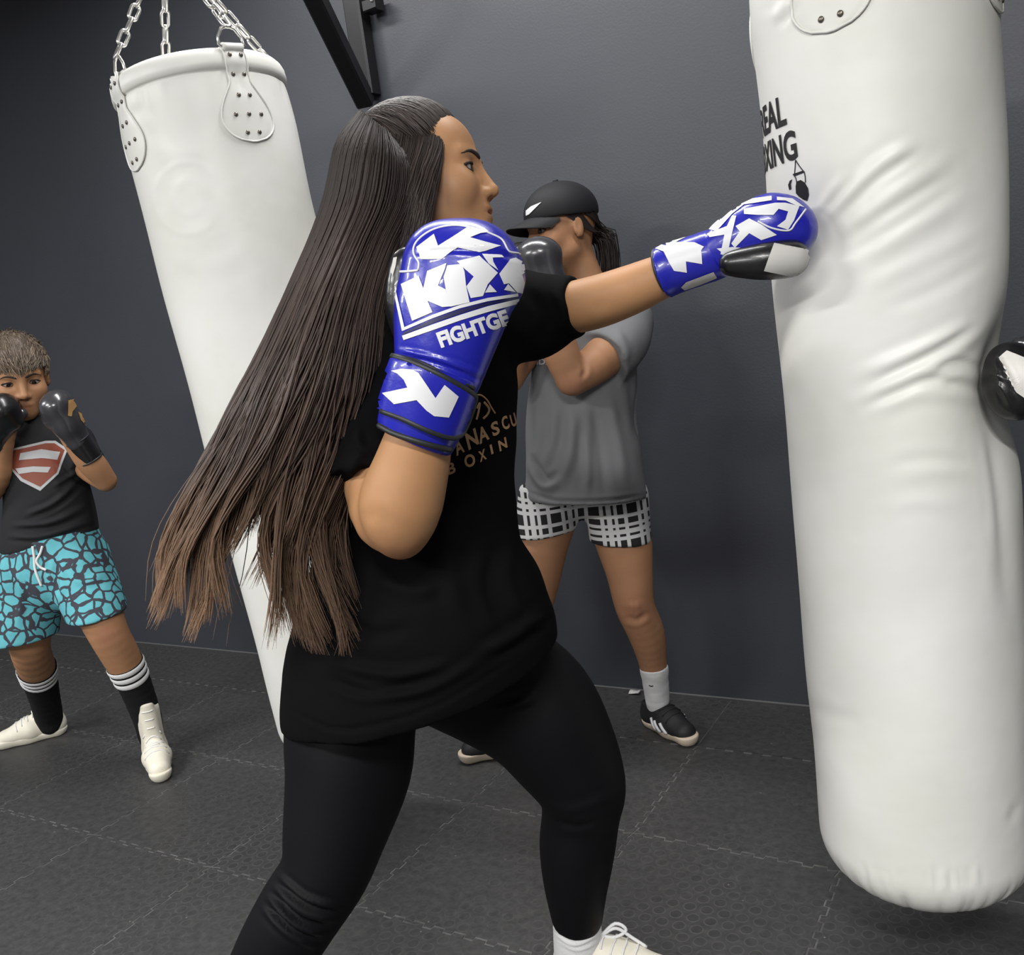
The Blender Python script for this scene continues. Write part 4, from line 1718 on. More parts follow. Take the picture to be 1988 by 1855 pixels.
# socks and shoes
s_ = Field()
s_.chain([(1120, 1770, 45, 1.80), (1121, 1812, 46, 1.815), (1124, 1865, 47, 1.835)], 0.01)
s_.cut(P(1120, 1782, 1.80), P(1120, 1700, 1.78) - P(1120, 1782, 1.80), 0.003)
V, F = s_.mesh(0.0035)
V = crease(V, F, [([(1072, 1800), (1110, 1820), (1165, 1800)], 3, 0.002), ([(1078, 1815), (1115, 1836), (1165, 1815)], 3, 0.002), ([(1085, 1830), (1120, 1846), (1160, 1832)], 3, 0.0015)])
sockW = mk('sock', V, F, M['sock'], wom)
bvk = bvh_of(sockW)
surf_tube('sock_stripe', [(1096, 1817), (1112, 1823), (1132, 1820), (1140, 1816)], bvk, 0.0012, M['trim'], sockW)
s_ = Field()
s_.chain([(445, 2020, 50, 1.618), (432, 2080, 46, 1.625)], 0.01)
V, F = s_.mesh(0.005)
mk('sock', V, F, M['sock'], wom)
sh, w, bvs = shoe('sneaker', W_S1[0], W_S1[1], wom, M['shoecream'], M['shoecream'], 1.02, laces=M['sock'])
k0 = w((0.105, 0, 0.105))
tube('lace_bow', smooth_line([k0, k0 + X_R * 0.03 + Y_U * 0.015, k0 + X_R * 0.062 - Y_U * 0.004, k0 + X_R * 0.09 - Y_U * 0.022], 16), 0.0034, M['sock'], sh, 6)
tube('lace_bow', smooth_line([k0, k0 + X_R * 0.028 + Y_U * 0.024, k0 + X_R * 0.05 + Y_U * 0.012, k0 + X_R * 0.03 - Y_U * 0.002, k0], 16), 0.0034, M['sock'], sh, 6)
shoe('sneaker', W_S2[0], W_S2[1], wom, M['shoecream'], M['shoecream'], 1.02, pitch=0.14, laces=M['sock'])

# ---- guard glove (near hand)
c3 = lambda x, y: (650 + x * 0.26946, 420 + y * 0.26946)
DG = 1.30
g = Field()
sqg = (Z_B, 0.74)
g.chain([(853, 722, 84, DG), (866, 650, 100, DG), (876, 600, 109, DG), (895, 540, 114, DG)], 0.02, 0, sqg)
g.chain([(853, 500, 62, DG - 0.005)], 0.02)
g.chain([(925, 522, 80, DG)], 0.02)
g.chain([(962, 545, 54, DG + 0.015)], 0.02)
# finger curl on the palm side
g.chain([(860, 500, 60, DG + 0.045), (950, 530, 58, DG + 0.05)], 0.02)
g.disp(wob(12, 45, 0.0007))
V, F = g.mesh(0.0032)
V = crease(V, F, [([(800, 492), (880, 486), (960, 492), (1015, 505)], 5, -0.002), ([(772, 690), (850, 708), (940, 742)], 4, -0.003), ([(770, 678), (850, 696), (942, 728)], 4, 0.002)])
gl = mk('boxing_glove', V, F, M['blue'], wom, label='blue glove with white lettering held up at the chin')
bvg = bvh_of(gl)
th = Field()
th.chain([(790, 650, 26, DG + 0.055), (778, 590, 30, DG + 0.055), (782, 520, 26, DG + 0.05), (790, 500, 20, DG + 0.05)], 0.02)
V, F = th.mesh(0.0035)
thm = mk('thumb', V, F, M['blackleather'], gl)
bvt = bvh_of(thm)
cu = Field()
cu.chain([(848, 712, 82, DG), (842, 735, 86, DG), (818, 815, 82, DG + 0.01), (806, 850, 74, DG + 0.015), (800, 875, 72, DG + 0.017)], 0.012, 0, (Z_B, 0.86))
axc = nrm(P(806, 850, DG + 0.015) - P(842, 735, DG))
cu.cut(P(805, 853, DG + 0.02), nrm(axc + 0.12 * X_R * -1), 0.005)
cu.cut(P(850, 712, DG), -axc, 0.005)
V, F = cu.mesh(0.0035)
cuf = mk('cuff', V, F, M['blue'], gl)
bvc = bvh_of(cuf)
# overlapping wrist strap: raised pad on the cuff
strap_poly = [c3(*q) for q in [(425, 1020), (560, 1062), (760, 1150), (960, 1262), (1000, 1310), (975, 1440), (925, 1535), (870, 1578), (800, 1578), (640, 1520), (480, 1445), (325, 1388), (312, 1330), (360, 1180)]]
stp = pdecal('wrist_strap', [strap_poly], bvc, M['blue'], gl, off=0.005, L=8)
bvp = bvh_of(stp) if stp else bvc
tr = M['trim']
surf_tube('piping', [c3(*q) for q in [(428, 1015), (560, 1060), (760, 1148), (950, 1255), (1002, 1310), (978, 1440), (925, 1540), (868, 1585), (795, 1585), (640, 1528), (480, 1452), (318, 1395)]], bvc, 0.0046, tr, gl, 0.003, n=60)
surf_tube('piping', [c3(*q) for q in [(312, 1500), (420, 1560), (560, 1610), (700, 1650), (830, 1680)]], bvc, 0.0044, tr, gl, 0.001)
surf_tube('piping', [c3(*q) for q in [(430, 1000), (600, 1050), (800, 1140), (1000, 1240)]], bvg, 0.003, tr, gl, 0.001)
wp = M['white_print']
pdecal('printed_logo', [[c3(*q) for q in [(410, 1115), (480, 1100), (560, 1105), (605, 1130), (725, 1310), (790, 1215), (890, 1300), (820, 1450), (715, 1440), (660, 1400), (590, 1325), (430, 1355), (345, 1275), (525, 1235), (500, 1180), (455, 1135)]]], bvp, wp, gl, 0.0012, 6)
pdecal('printed_logo', [[c3(*q) for q in [(590, 225), (715, 130), (745, 215), (850, 150), (950, 85), (1030, 92), (1110, 118), (1050, 125), (975, 155), (1080, 185), (1195, 215), (1040, 262), (885, 225), (770, 310), (620, 310), (610, 270)]]], bvg, wp, gl, 0.0012, 6)
for nm, pl in [('printed_letter', [(480, 490), (607, 430), (640, 520), (668, 395), (805, 338), (795, 380), (745, 500), (800, 528), (835, 650), (775, 655), (670, 610), (705, 692), (560, 755)]),
               ('printed_letter', [(812, 355), (915, 345), (935, 400), (945, 500), (970, 620), (834, 652), (800, 525), (785, 440)]),
               ('printed_letter', [(880, 325), (1040, 285), (1110, 350), (1172, 408), (1100, 490), (1065, 575), (978, 590), (948, 505), (1000, 435), (930, 375)]),
               ('printed_letter', [(1060, 275), (1200, 280), (1215, 300), (1135, 300), (1140, 330), (1175, 390), (1108, 343)]),
               ('printed_letter', [(1260, 312), (1300, 300), (1378, 348), (1385, 392), (1345, 420), (1362, 480), (1348, 556), (1310, 548), (1250, 482), (1215, 490), (1182, 415), (1235, 345)]),
               ('printed_letter', [(1080, 550), (1115, 490), (1165, 545)]), ('printed_letter', [(1215, 530), (1245, 487), (1300, 545)]),
               ('printed_bar', [(425, 525), (442, 525), (505, 800), (488, 828)]),
               ('printed_bar', [(490, 828), (505, 800), (700, 712), (900, 640), (1100, 588), (1315, 555), (1318, 576), (1100, 612), (900, 664), (705, 736)]),
               ('printed_bar', [(488, 862), (720, 775), (900, 712), (1100, 648), (1325, 592), (1320, 628), (1100, 690), (900, 752), (725, 815), (500, 893)])]:
    pdecal(nm, [[c3(*q) for q in pl]], bvg, wp, gl, 0.0012, 6)
pdecal('printed_bar', [[c3(*q) for q in [(495, 838), (705, 744), (900, 672), (1100, 620), (1318, 582), (1324, 590), (1100, 640), (900, 704), (720, 766), (490, 856)]]], bvg, M['navy_line'], gl, 0.0009, 6)
surf_tube('printed_outline', [c3(*q) for q in [(600, 390), (606, 330), (570, 280), (570, 215), (620, 150), (720, 90), (850, 65), (950, 75), (1050, 100), (1180, 150), (1220, 190), (1255, 258), (1320, 266), (1375, 312)]], bvg, 0.0016, wp, gl, 0.0, n=60)
surf_tube('printed_outline', [c3(*q) for q in [(465, 400), (530, 398), (600, 390)]], bvg, 0.0018, wp, gl, 0.0)
tdecal('printed_word', 'FIGHTGE', c3(768, 952), (134, -47), (-11, -30), bvg, wp, gl, 0.05, 0, L=5)
pdecal('pale_binding', [[c3(*q) for q in [(405, 400), (425, 300), (450, 295), (440, 360), (420, 430)]]], bvt, M['palepatch'], thm, 0.001)

# ---- punching glove (far hand)
c4 = lambda x, y: (980 + x * 0.33199, 340 + y * 0.33199)
DJ = 1.45
g = Field()
g.chain([(1365, 500, 36, DJ + 0.03), (1395, 488, 42, DJ + 0.018), (1430, 468, 52, DJ + 0.01), (1490, 446, 64, DJ), (1520, 442, 60, DJ)], 0.02, 0, (Z_B, 0.9))
g.chain([(1540, 450, 40, DJ - 0.005)], 0.02)
g.disp(wob(15, 45, 0.0008))
V, F = g.mesh(0.0034)
gj = mk('boxing_glove', V, F, M['blue'], wom, label='blue glove landing on the right bag')
bvj = bvh_of(gj)
th = Field()
th.chain([(1420, 512, 24, DJ - 0.02), (1480, 508, 34, DJ - 0.03), (1535, 502, 36, DJ - 0.03)], 0.02)
V, F = th.mesh(0.0035)
palm = mk('palm', V, F, M['blackleather'], gj)
bvpl = bvh_of(palm)
pdecal('pale_palm_patch', [[c4(*q) for q in [(1575, 400), (1640, 412), (1790, 440), (1770, 520), (1720, 592), (1640, 585), (1515, 560), (1540, 490)]]], bvpl, M['palepatch'], palm, 0.0012)
cu = Field()
cu.chain([(1270, 538, 46, 1.515), (1300, 524, 45, 1.51), (1400, 490, 45, 1.475)], 0.01, 0.003)
axj = nrm(P(1385, 494, 1.475) - P(1285, 532, 1.515))
cu.cut(P(1285, 528, 1.512), -axj, 0.004)
cu.cut(P(1398, 490, 1.475), axj, 0.004)
V, F = cu.mesh(0.0035)
cj = mk('cuff', V, F, M['blue'], gj)
bvcj = bvh_of(cj)
pdecal('printed_logo', [[c4(*q) for q in [(880, 432), (930, 402), (1060, 365), (1000, 395), (1110, 395), (1165, 420), (1150, 440), (1155, 520), (1060, 505), (1065, 570), (990, 560), (960, 510), (930, 450)]]], bvcj, wp, gj)
pdecal('pale_strap_end', [[c4(*q) for q in [(1030, 655), (1060, 625), (1220, 565), (1240, 600), (1130, 645), (1050, 672)]]], bvcj, M['palepatch'], gj)
ring = [P(1285, 528, 1.512) + (np.cross(axj, Z_B) * math.cos(a) + np.cross(axj, np.cross(axj, Z_B)) * math.sin(a)) * 0.041 for a in np.linspace(0, 2 * math.pi, 24, endpoint=False)]
tube('piping', ring, 0.004, tr, gj, 6, True)
for pl in [[(1180, 315), (1290, 215), (1450, 140), (1560, 125), (1560, 150), (1400, 175), (1330, 230), (1240, 330)],
           [(1185, 345), (1300, 300), (1330, 240), (1355, 240), (1330, 340), (1300, 470), (1262, 462), (1285, 350), (1200, 365)],
           [(1350, 300), (1430, 255), (1500, 290), (1590, 350), (1500, 380), (1430, 340), (1345, 425), (1325, 400), (1375, 330)],
           [(1400, 200), (1580, 165), (1640, 165), (1720, 185), (1690, 265), (1655, 320), (1590, 300), (1640, 262), (1655, 215), (1600, 200), (1570, 235), (1480, 235), (1400, 230)],
           [(1240, 430), (1330, 420), (1440, 430), (1400, 455), (1300, 475)], [(1590, 130), (1680, 140), (1750, 190), (1700, 180), (1640, 152), (1590, 150)]]:
    pdecal('printed_logo', [[c4(*q) for q in pl]], bvj, wp, gj, 0.0012, 6)
surf_tube('printed_outline', [c4(*q) for q in [(1480, 270), (1560, 310), (1660, 325), (1700, 280), (1760, 200)]], bvj, 0.0016, wp, gj)

# ---- hair
def hair_w():
    Lp = np.array([(698, 212), (653, 275), (630, 380), (598, 470), (552, 575), (498, 690), (448, 790), (403, 890), (362, 985), (322, 1080), (288, 1180)], float)
    Rp = np.array([(790, 280), (843, 335), (842, 400), (806, 470), (775, 560), (765, 660), (748, 760), (715, 860), (682, 955), (668, 1070), (690, 1200)], float)
    dm = np.array([1.55, 1.545, 1.54, 1.53, 1.50, 1.475, 1.465, 1.465, 1.465, 1.465, 1.465])
    dh = np.array([0.085, 0.115, 0.12, 0.13, 0.155, 0.165, 0.165, 0.155, 0.14, 0.12, 0.10])
    rows = cr_rows(np.column_stack([Lp, Rp, dm, dh]), 60)
    nr = len(rows)

    def at(u, w, tt):
        x = np.clip(tt, 0, 1.06) * (nr - 1)
        i = np.clip(x.astype(int), 0, nr - 2)
        f = (x - i)[..., None]
        r_ = rows[i] * (1 - f) + rows[i + 1] * f
        mid = (r_[..., :2] + r_[..., 2:4]) / 2
        half = (r_[..., 2:4] - r_[..., :2]) / 2
        p2 = mid + half * u[..., None]
        d = r_[..., 4] - w * r_[..., 5]
        rr = np.stack([(p2[..., 0] - CX) / FOC, -(p2[..., 1] - CY) / FOC, -np.ones_like(d)], -1) @ ROT.T
        return CAM + rr * d[..., None]
    clumps = [(-.98, .98, 1), (-.9, 1.0, 1), (-.82, .97, 1), (-.72, 1.0, 1), (-.62, .95, 1), (-.5, 1.02, .8), (-.38, 1.0, .8), (-.3, .9, .8), (-.18, .86, .7), (-.05, .84, .7), (.07, .86, .7), (.14, 1.03, .45), (.2, 1.05, .35),
              (.32, .88, .7), (.45, 1.04, 1), (.55, 1.05, 1), (.65, 1.03, 1), (.75, 1.0, 1), (.84, 1.02, .8), (.92, 1.0, .8), (.98, .97, .6), (-.94, 1.03, .5), (-.66, 1.04, .5), (-.44, 1.06, .4), (.02, .95, .4), (.5, 1.06, .5), (.7, 1.06, .5), (.88, 1.05, .4), (.38, .97, .5)]
    rg = np.random.default_rng(21)
    N, Mm = 4700, 26
    C = np.array(clumps)
    ci = rg.choice(len(clumps), N, p=C[:, 2] / C[:, 2].sum())
    u0 = np.clip(C[ci, 0] + rg.normal(0, 0.15, N), -1, 1)
    w0 = np.sqrt(np.clip(1 - u0 ** 2, 0.02, 1)) * np.where(rg.random(N) < 0.72, rg.uniform(0.55, 1.0, N), rg.uniform(-0.95, 0.5, N))
    wc = np.sqrt(np.clip(1 - C[:, 0] ** 2, 0.05, 1)) * rg.uniform(0.3, 0.85, len(C))
    tend = C[ci, 1] * (1 - 0.2 * rg.random(N) ** 2.2) + rg.normal(0, 0.008, N)
    t0 = np.clip(0.06 * rg.random(N) ** 2, 0, 0.2)
    tt = t0[:, None] + (tend - t0)[:, None] * np.linspace(0, 1, Mm)[None]
    conv = np.clip((tt - 0.28) / 0.62, 0, 1) ** 1.3
    tg = C[ci, 0][:, None]
    uu = u0[:, None] + (tg - u0[:, None]) * conv * 0.9
    ww = w0[:, None] + (wc[ci][:, None] - w0[:, None]) * conv * 0.6
    # waves grow towards the ends
    ph = rg.uniform(0, 6.28, len(C))[ci][:, None] + rg.normal(0, 0.25, N)[:, None]
    fr = rg.uniform(10, 18, len(C))[ci][:, None]
    uu = uu + np.sin(tt * fr + ph) * rg.uniform(0.08, 0.26, len(C))[ci][:, None] * np.clip(tt - 0.3, 0, 1) + rg.normal(0, 0.02, N)[:, None] * tt + np.sin(tt * rg.uniform(8, 26, N)[:, None] + rg.uniform(0, 6.3, N)[:, None]) * rg.uniform(0, 0.03, N)[:, None] * np.clip(tt * 1.6 - 0.3, 0, 1)
    ww = ww + np.cos(tt * fr * 0.8 + ph) * 0.05 * np.clip(tt - 0.3, 0, 1)
    # stray flicks
    st = rg.random(N) < 0.05
    uu[st] += (rg.normal(0, 0.16, st.sum())[:, None]) * np.clip(tt[st] - 0.55, 0, 1) ** 1.2 * 2
    S = at(uu, ww, tt)
    # root ends hug the head
    rad = np.interp(np.linspace(0, 1, Mm), [0, 0.1, 0.7, 0.92, 1], [0.6, 1, 1, 0.7, 0.15])[None] * rg.uniform(0.0009, 0.0017, N)[:, None]
    dark = np.array([0.026, 0.019, 0.0165])
    mid = np.array([0.07, 0.045, 0.034])
    tip = np.array([0.25, 0.15, 0.09])
    k = np.clip((tt - 0.15) / 0.6, 0, 1)[..., None]
    k2 = np.clip((tt - 0.72) / 0.3, 0, 1)[..., None] * np.clip(0.75 - 0.45 * uu, 0.2, 1.2)[..., None]
    br = rg.uniform(0.6, 1.45, N)[:, None, None] * rg.uniform(0.75, 1.3, len(C))[ci][:, None, None]
    cols = (dark + (mid - dark) * k) * br
    cols = cols + (tip - cols) * np.clip(k2 * 0.85, 0, 1)
    return S, rad, cols


S, rad, cols = hair_w()
HV, HF, HC = strands(S, rad, cols)
# swept-back top hair from the hairline to the tie
rg = np.random.default_rng(5)
tie = hw(hfw, (-0.082, 0.004, 0.112))
top_S = []
for q in range(900):
    a = rg.uniform(-1, 1)
    # hairline from the near temple over the forehead to the far temple
    sgn = -1 if a < 0 else 1
    b_ = abs(a)
    root = np.array([0.078 - 0.055 * b_ ** 2.0, sgn * 0.072 * math.sin(b_ * math.pi / 2), 0.093 - 0.052 * b_ ** 2.2]) + rg.normal(0, 0.003, 3)
    root[0] -= rg.uniform(0, 0.05) if rg.random() < 0.6 else 0
    end = np.array([-0.08, 0.004, 0.108]) + rg.normal(0, 0.006, 3)
    c = np.array([-0.016, 0, 0.026])
    rr = np.array([0.099, 0.077, 0.093])
    pts = []
    for t_ in np.linspace(0, 1, 12):
        p = root * (1 - t_) + end * t_
        d = (p - c) / rr
        n = np.linalg.norm(d)
        lift = 1.055 + 0.10 * math.sin(t_ * math.pi) * (0.6 + 0.4 * (1 - b_)) + 0.08 * t_
        tgt = c + d / n * lift * rr
        p = tgt if n < lift or t_ < 0.75 else p
        pts.append(hw(hfw, p))
    top_S.append(pts)
top_S = np.array(top_S)
nT = len(top_S)
rT = np.interp(np.linspace(0, 1, 12), [0, 0.1, 1], [0.3, 1, 1])[None] * rg.uniform(0.0009, 0.0016, nT)[:, None]
cT = np.array([0.03, 0.021, 0.018])[None, None] * rg.uniform(0.55, 1.7, nT)[:, None, None] * np.ones((1, 12, 1))
V2, F2, C2 = strands(top_S, rT, cT)
# near-side curtain from the parting line straight down
cur = []
for q in range(900):
    a = rg.random()
    # from the tie forward along the parting to the temple
    r0 = np.array([-0.075 + 0.125 * a, -0.05 - 0.028 * math.sin(a * 2.6), 0.102 - 0.062 * a]) + rg.normal(0, 0.003, 3)
    c = np.array([-0.016, 0, 0.026])
    rr = np.array([0.099, 0.077, 0.093])
    d = (r0 - c) / rr
    r0 = c + d / np.linalg.norm(d) * rr * 1.06
    L = rg.uniform(0.20, 0.33)
    pts = []
    for t_ in np.linspace(0, 1, 12):
        z = r0[2] - L * t_
        x = r0[0] - 0.012 * math.sin(t_ * 2) - 0.075 * t_ ** 1.6 * (0.3 + a) 
        y = -(0.086 + 0.022 * min(1, t_ * 2.2)) + rg.normal(0, 0.0008)
        y = r0[1] * (1 - min(1, t_ * 4)) + y * min(1, t_ * 4)
        pts.append(hw(hfw, (x, y, z)))
    cur.append(pts)
cur = np.array(cur)
cC = np.array([0.03, 0.022, 0.019])[None, None] * rg.uniform(0.6, 1.6, len(cur))[:, None, None] * np.ones((1, 12, 1))
rC = np.interp(np.linspace(0, 1, 12), [0, 0.1, 0.8, 1], [0.5, 1, 1, 0.3])[None] * rg.uniform(0.0009, 0.0017, len(cur))[:, None]
V3, F3, C3 = strands(cur, rC, cC)
# underlying mass so the scalp never shows
hm = Field()
hm.add(lambda p: ell((-0.024, 0, 0.03), (0.1, 0.084, 0.095))(((p - hfw['o'].astype(np.float32)) @ hfw['R'].astype(np.float32)) / np.float32(1.06)) * np.float32(1.06), 0.02)
hm.grow(hfw['o'], 0.17)
hm.chain([(735, 300, 50, 1.54), (728, 420, 80, 1.55), (690, 540, 76, 1.53), (640, 690, 92, 1.50), (600, 800, 100, 1.48), (560, 900, 84, 1.48), (525, 960, 46, 1.48)], 0.03)
hm.chain([(770, 330, 40, 1.51), (755, 430, 56, 1.51), (715, 560, 50, 1.47), (690, 700, 60, 1.43), (665, 820, 50, 1.42)], 0.03)
Rf = hfw['R'].astype(np.float32)
# open the face: keep hair behind the hairline
hm.cut(hw(hfw, (0.036, 0, 0.03)), hfw['R'] @ nrm((1.0, 0, -0.42)), 0.01)
hm.disp(wob(31, 90, 0.002))
V4, F4 = hm.mesh(0.005)
C4 = np.tile(np.array([0.022, 0.016, 0.014]), (len(V4), 1))
off = 0
VV, FF, CC = [], [], []
for v_, f_, c_ in ((HV, HF, HC), (V2, F2, C2), (V3, F3, C3), (V4, F4, C4)):
    VV.append(v_)
    FF.append(f_ + off)
    CC.append(c_)
    off += len(v_)
hairW = mk('hair', np.concatenate(VV), np.concatenate(FF), M['hair'], wom)
set_col(hairW, 'hcol', np.concatenate(CC))
tube('hair_tie', [tie + hfw['R'] @ np.array([0.006 * math.cos(a), 0.014 * math.sin(a), 0.013 * math.cos(a)]) for a in np.linspace(0, 2 * math.pi, 18, endpoint=False)], 0.005, M['cap'], hairW, 7, True)

# ------------------------------------------------------------------ person: girl in the cap
gz = G(1140, 1450)
girl = thing('person', 'person in black cap, grey t-shirt and plaid shorts with fists up near the wall', 'person', (float(gz[0]), float(gz[1]), 0.0))
GF = nrm(-0.86 * X_R + 0.42 * Z_B - 0.22 * UP)
hfg = head_frame(P(1088, 446, 2.56), GF, nrm(UP - 0.1 * X_R), 0.98)
G_RLEG = [(1078, 985, 50, 2.70), (1052, 1045, 54, 2.69), (1040, 1130, 45, 2.70), (1022, 1225, 37, 2.71), (1002, 1330, 34, 2.76), (986, 1415, 24, 2.79)]      # image left
G_LLEG = [(1188, 985, 52, 2.70), (1210, 1050, 54, 2.69), (1222, 1110, 45, 2.69), (1232, 1175, 38, 2.70), (1254, 1228, 35, 2.745), (1267, 1285, 27, 2.80), (1275, 1345, 22, 2.855)]
toe = G(1350, 1453)
fw = nrm(np.array([0.84, -0.54, 0]))
G_S1 = (toe - fw * 0.25, fw, 0.96)
fwl = nrm(-X_R * np.array([1, 1, 0]) + 0.28 * Z_B * np.array([1, 1, 0]))
G_S2 = (G(891, 1484) - fwl * 0.255, fwl, 0.98)
b = Field()
b.add(head_fn(hfg, lid=0.0035), 0.02)
b.grow(hfg['o'], 0.18)
n0, n1 = hw(hfg, (-0.028, 0, -0.06)), P(1150, 590, 2.60)
b.wchain([(n0, 0.052), (n1, 0.058)], 0.03)
b.chain([(1140, 640, 80, 2.62), (1132, 780, 84, 2.64), (1130, 860, 80, 2.66), (1130, 910, 70, 2.68)], 0.03, -0.015, (Z_B, 0.75))
b.chain([(1055, 630, 38, 2.62), (1150, 600, 60, 2.61), (1222, 632, 44, 2.62)], 0.03, -0.006)
G_LA = [(1222, 640, 42, 2.60), (1170, 695, 40, 2.52), (1112, 738, 31, 2.47)]
G_LF = [(1110, 735, 30, 2.47), (1085, 672, 35, 2.45), (1066, 590, 26, 2.44), (1052, 500, 26, 2.44)]
G_RA = [(1055, 630, 38, 2.62), (1010, 690, 35, 2.58), (988, 735, 28, 2.54)]
G_RF = [(988, 735, 27, 2.54), (1000, 670, 30, 2.50), (1022, 600, 24, 2.48)]
b.chain(G_LA, 0.02)
b.chain(G_LF, 0.012)
b.chain(G_RA, 0.02)
b.chain(G_RF, 0.012)
b.chain(G_RLEG, 0.03)
b.chain(G_LLEG, 0.03)
foot(b, P(1275, 1340, 2.85), 0.031, shoe_w(*G_S1))
foot(b, P(986, 1415, 2.79), 0.031, shoe_w(*G_S2))
V, F = b.mesh(0.005)
V = relax(V, F, 4, 0.5, np.linalg.norm(V - hfg['o'], axis=1) < 0.14)
V = crease(V, F, [([(1215, 1195), (1235, 1205), (1258, 1190)], 6, -0.004), ([(1222, 1170), (1232, 1180), (1242, 1172)], 8, 0.003), ([(1130, 700), (1136, 718), (1130, 735)], 5, -0.004)])
bodyG = mk('body', V, F, M['skin_g'], girl)
set_attr(bodyG, 'tint', face_tint(V, hfg, [(P(1234, 1180, 2.64), 0.05, 0.4), (P(1108, 745, 2.44), 0.04, 0.4)]))
bvG = bvh_of(bodyG)
eyes(hfg, bodyG)
face_lines(hfg, bvG, bodyG)
# t-shirt
t = Field()
t.chain([(1142, 640, 92, 2.62), (1133, 740, 104, 2.635), (1128, 820, 106, 2.65), (1134, 900, 113, 2.665), (1138, 990, 119, 2.68)], 0.03, 0, (Z_B, 0.78))
t.chain([(1058, 632, 46, 2.62), (1150, 602, 66, 2.61), (1214, 628, 52, 2.62)], 0.03)
t.limb([(1216, 630, 48, 2.61), (1204, 665, 54, 2.57), (1152, 715, 60, 2.51)], P(1170, 694, 2.53), P(1112, 745, 2.47) - P(1190, 680, 2.56), 0.02)
t.limb([(1055, 634, 46, 2.61), (1005, 700, 44, 2.575)], P(1014, 682, 2.58), P(988, 735, 2.54) - P(1040, 650, 2.61), 0.02)
t.cut(P(1130, 976, 2.60), nrm(-UP - 0.13 * X_R), 0.006)
t.sub(rc(n0, n1 + (n1 - n0) * 0.05, 0.07, 0.066), 0.01)
t.disp(wob(41, 30, 0.003))
V, F = t.mesh(0.0055)
V = relax(V, F, 2)
V = crease(V, F, [([(1115, 800), (1110, 870), (1090, 940)], 10, 0.008), ([(1092, 790), (1085, 860), (1062, 920)], 9, -0.007), ([(1150, 780), (1165, 870), (1175, 960)], 10, -0.006), ([(1180, 770), (1200, 860), (1215, 940)], 11, 0.007), ([(1025, 900), (1055, 945), (1090, 935)], 8, 0.007), ([(1035, 890), (1060, 930), (1085, 915)], 6, -0.006),
                  ([(1135, 830), (1140, 900), (1140, 960)], 8, 0.006), ([(1022, 955), (1080, 972), (1180, 972), (1250, 962)], 3.5, -0.004), ([(1195, 640), (1215, 680), (1210, 705)], 8, 0.005), ([(1225, 720), (1232, 790), (1240, 860)], 10, -0.007), ([(1040, 780), (1045, 850), (1035, 900)], 9, 0.006)])
shirtG = mk('t_shirt', V, F, M['greytee'], girl)
bvs_ = bvh_of(shirtG)
tdecal('chest_print', 'UNDER', (1020, 708), (60, 1), (0, -12), bvs_, M['white_print'], shirtG, 0.03, L=6)
# shorts
s_ = Field()
s_.chain([(1084, 945, 60, 2.69), (1180, 945, 60, 2.69)], 0.02, 0)
s_.chain([(1118, 968, 40, 2.69), (1148, 968, 40, 2.69)], 0.02, 0)
s_.limb([(1068, 970, 62, 2.695), (1049, 1075, 57, 2.685)], P(1050, 1036, 2.685), nrm(-UP + 0.02 * X_R))
s_.limb([(1196, 970, 64, 2.695), (1210, 1090, 57, 2.685)], P(1210, 1050, 2.685), nrm(-UP - 0.12 * X_R))
s_.cut(P(1132, 930, 2.68), UP, 0.004)
s_.disp(wob(47, 40, 0.0015))
V, F = s_.mesh(0.0045)
mk('plaid_shorts', V, F, M['plaid'], girl)
# socks
for st, cutp in (([(1268, 1288, 28, 2.80), (1273, 1325, 25, 2.838), (1277, 1368, 22, 2.872)], 0), ([(990, 1400, 27, 2.785), (985, 1445, 23, 2.80)], 1)):
    s_ = Field()
    s_.chain(st, 0.01)
    s_.cut(P(*st[0][:2], st[0][3]) - UP * 0.012, UP, 0.003)
    s_.disp(wob(53, 120, 0.0007))
    V, F = s_.mesh(0.004)
    so = mk('sock', V, F, M['sock'], girl)
    if cutp == 0:
        bk = bvh_of(so)
        surf_tube('sock_mark', [(1260, 1331), (1264, 1333), (1268, 1332)], bk, 0.002, M['trim'], so, n=8)
# sneakers
shoe('sneaker', G_S1[0], G_S1[1], girl, M['shoeblack'], M['gum'], 0.96, laces=M['shoeblack'], stripes=M['white_print'])
shoe('sneaker', G_S2[0], G_S2[1], girl, M['shoeblack'], M['gum'], 0.98, laces=M['shoeblack'], stripes=M['white_print'])
# cap
cp = Field()
og, Rg_, sg_ = hfg['o'].astype(np.float32), hfg['R'].astype(np.float32), np.float32(hfg['s'])
E_ = Field()
E_.add(ell((-0.012, 0, 0.045), (0.112, 0.091, 0.088)))
E_.cut((0.0, 0, 0.024), (0.06, 0, -1), 0.004)
E_.sub(ell((-0.016, 0, 0.028), (0.104, 0.083, 0.088)), 0.004)
cp.grow(hfg['o'], 0.17)
cp.ops.append(('+', lambda p: E_(((p - og) @ Rg_) / sg_) * sg_, 0))
V, F = cp.mesh(0.004)
cap = mk('cap', V, F, M['cap'], girl)
bvcap = bvh_of(cap)
BV, BF = [], []
nu, nv = 13, 9
for lay in (0, 1):
    for i in range(nu):
        a = (i / (nu - 1) * 2 - 1) * 1.25
        for j in range(nv):
            r = j / (nv - 1)
            x = 0.085 * math.cos(a * 0.95) * 0.95 + r * 0.078 * math.cos(a) ** 0.8 + 0.008
            y = 0.083 * math.sin(a) * (1 - 0.1 * r)
            z = 0.04 - 0.024 * r - 0.26 * y * y / 0.083 - (0.003 if lay else 0) + 0.004 * math.cos(a)
            BV.append(hw(hfg, (x, y, z)))
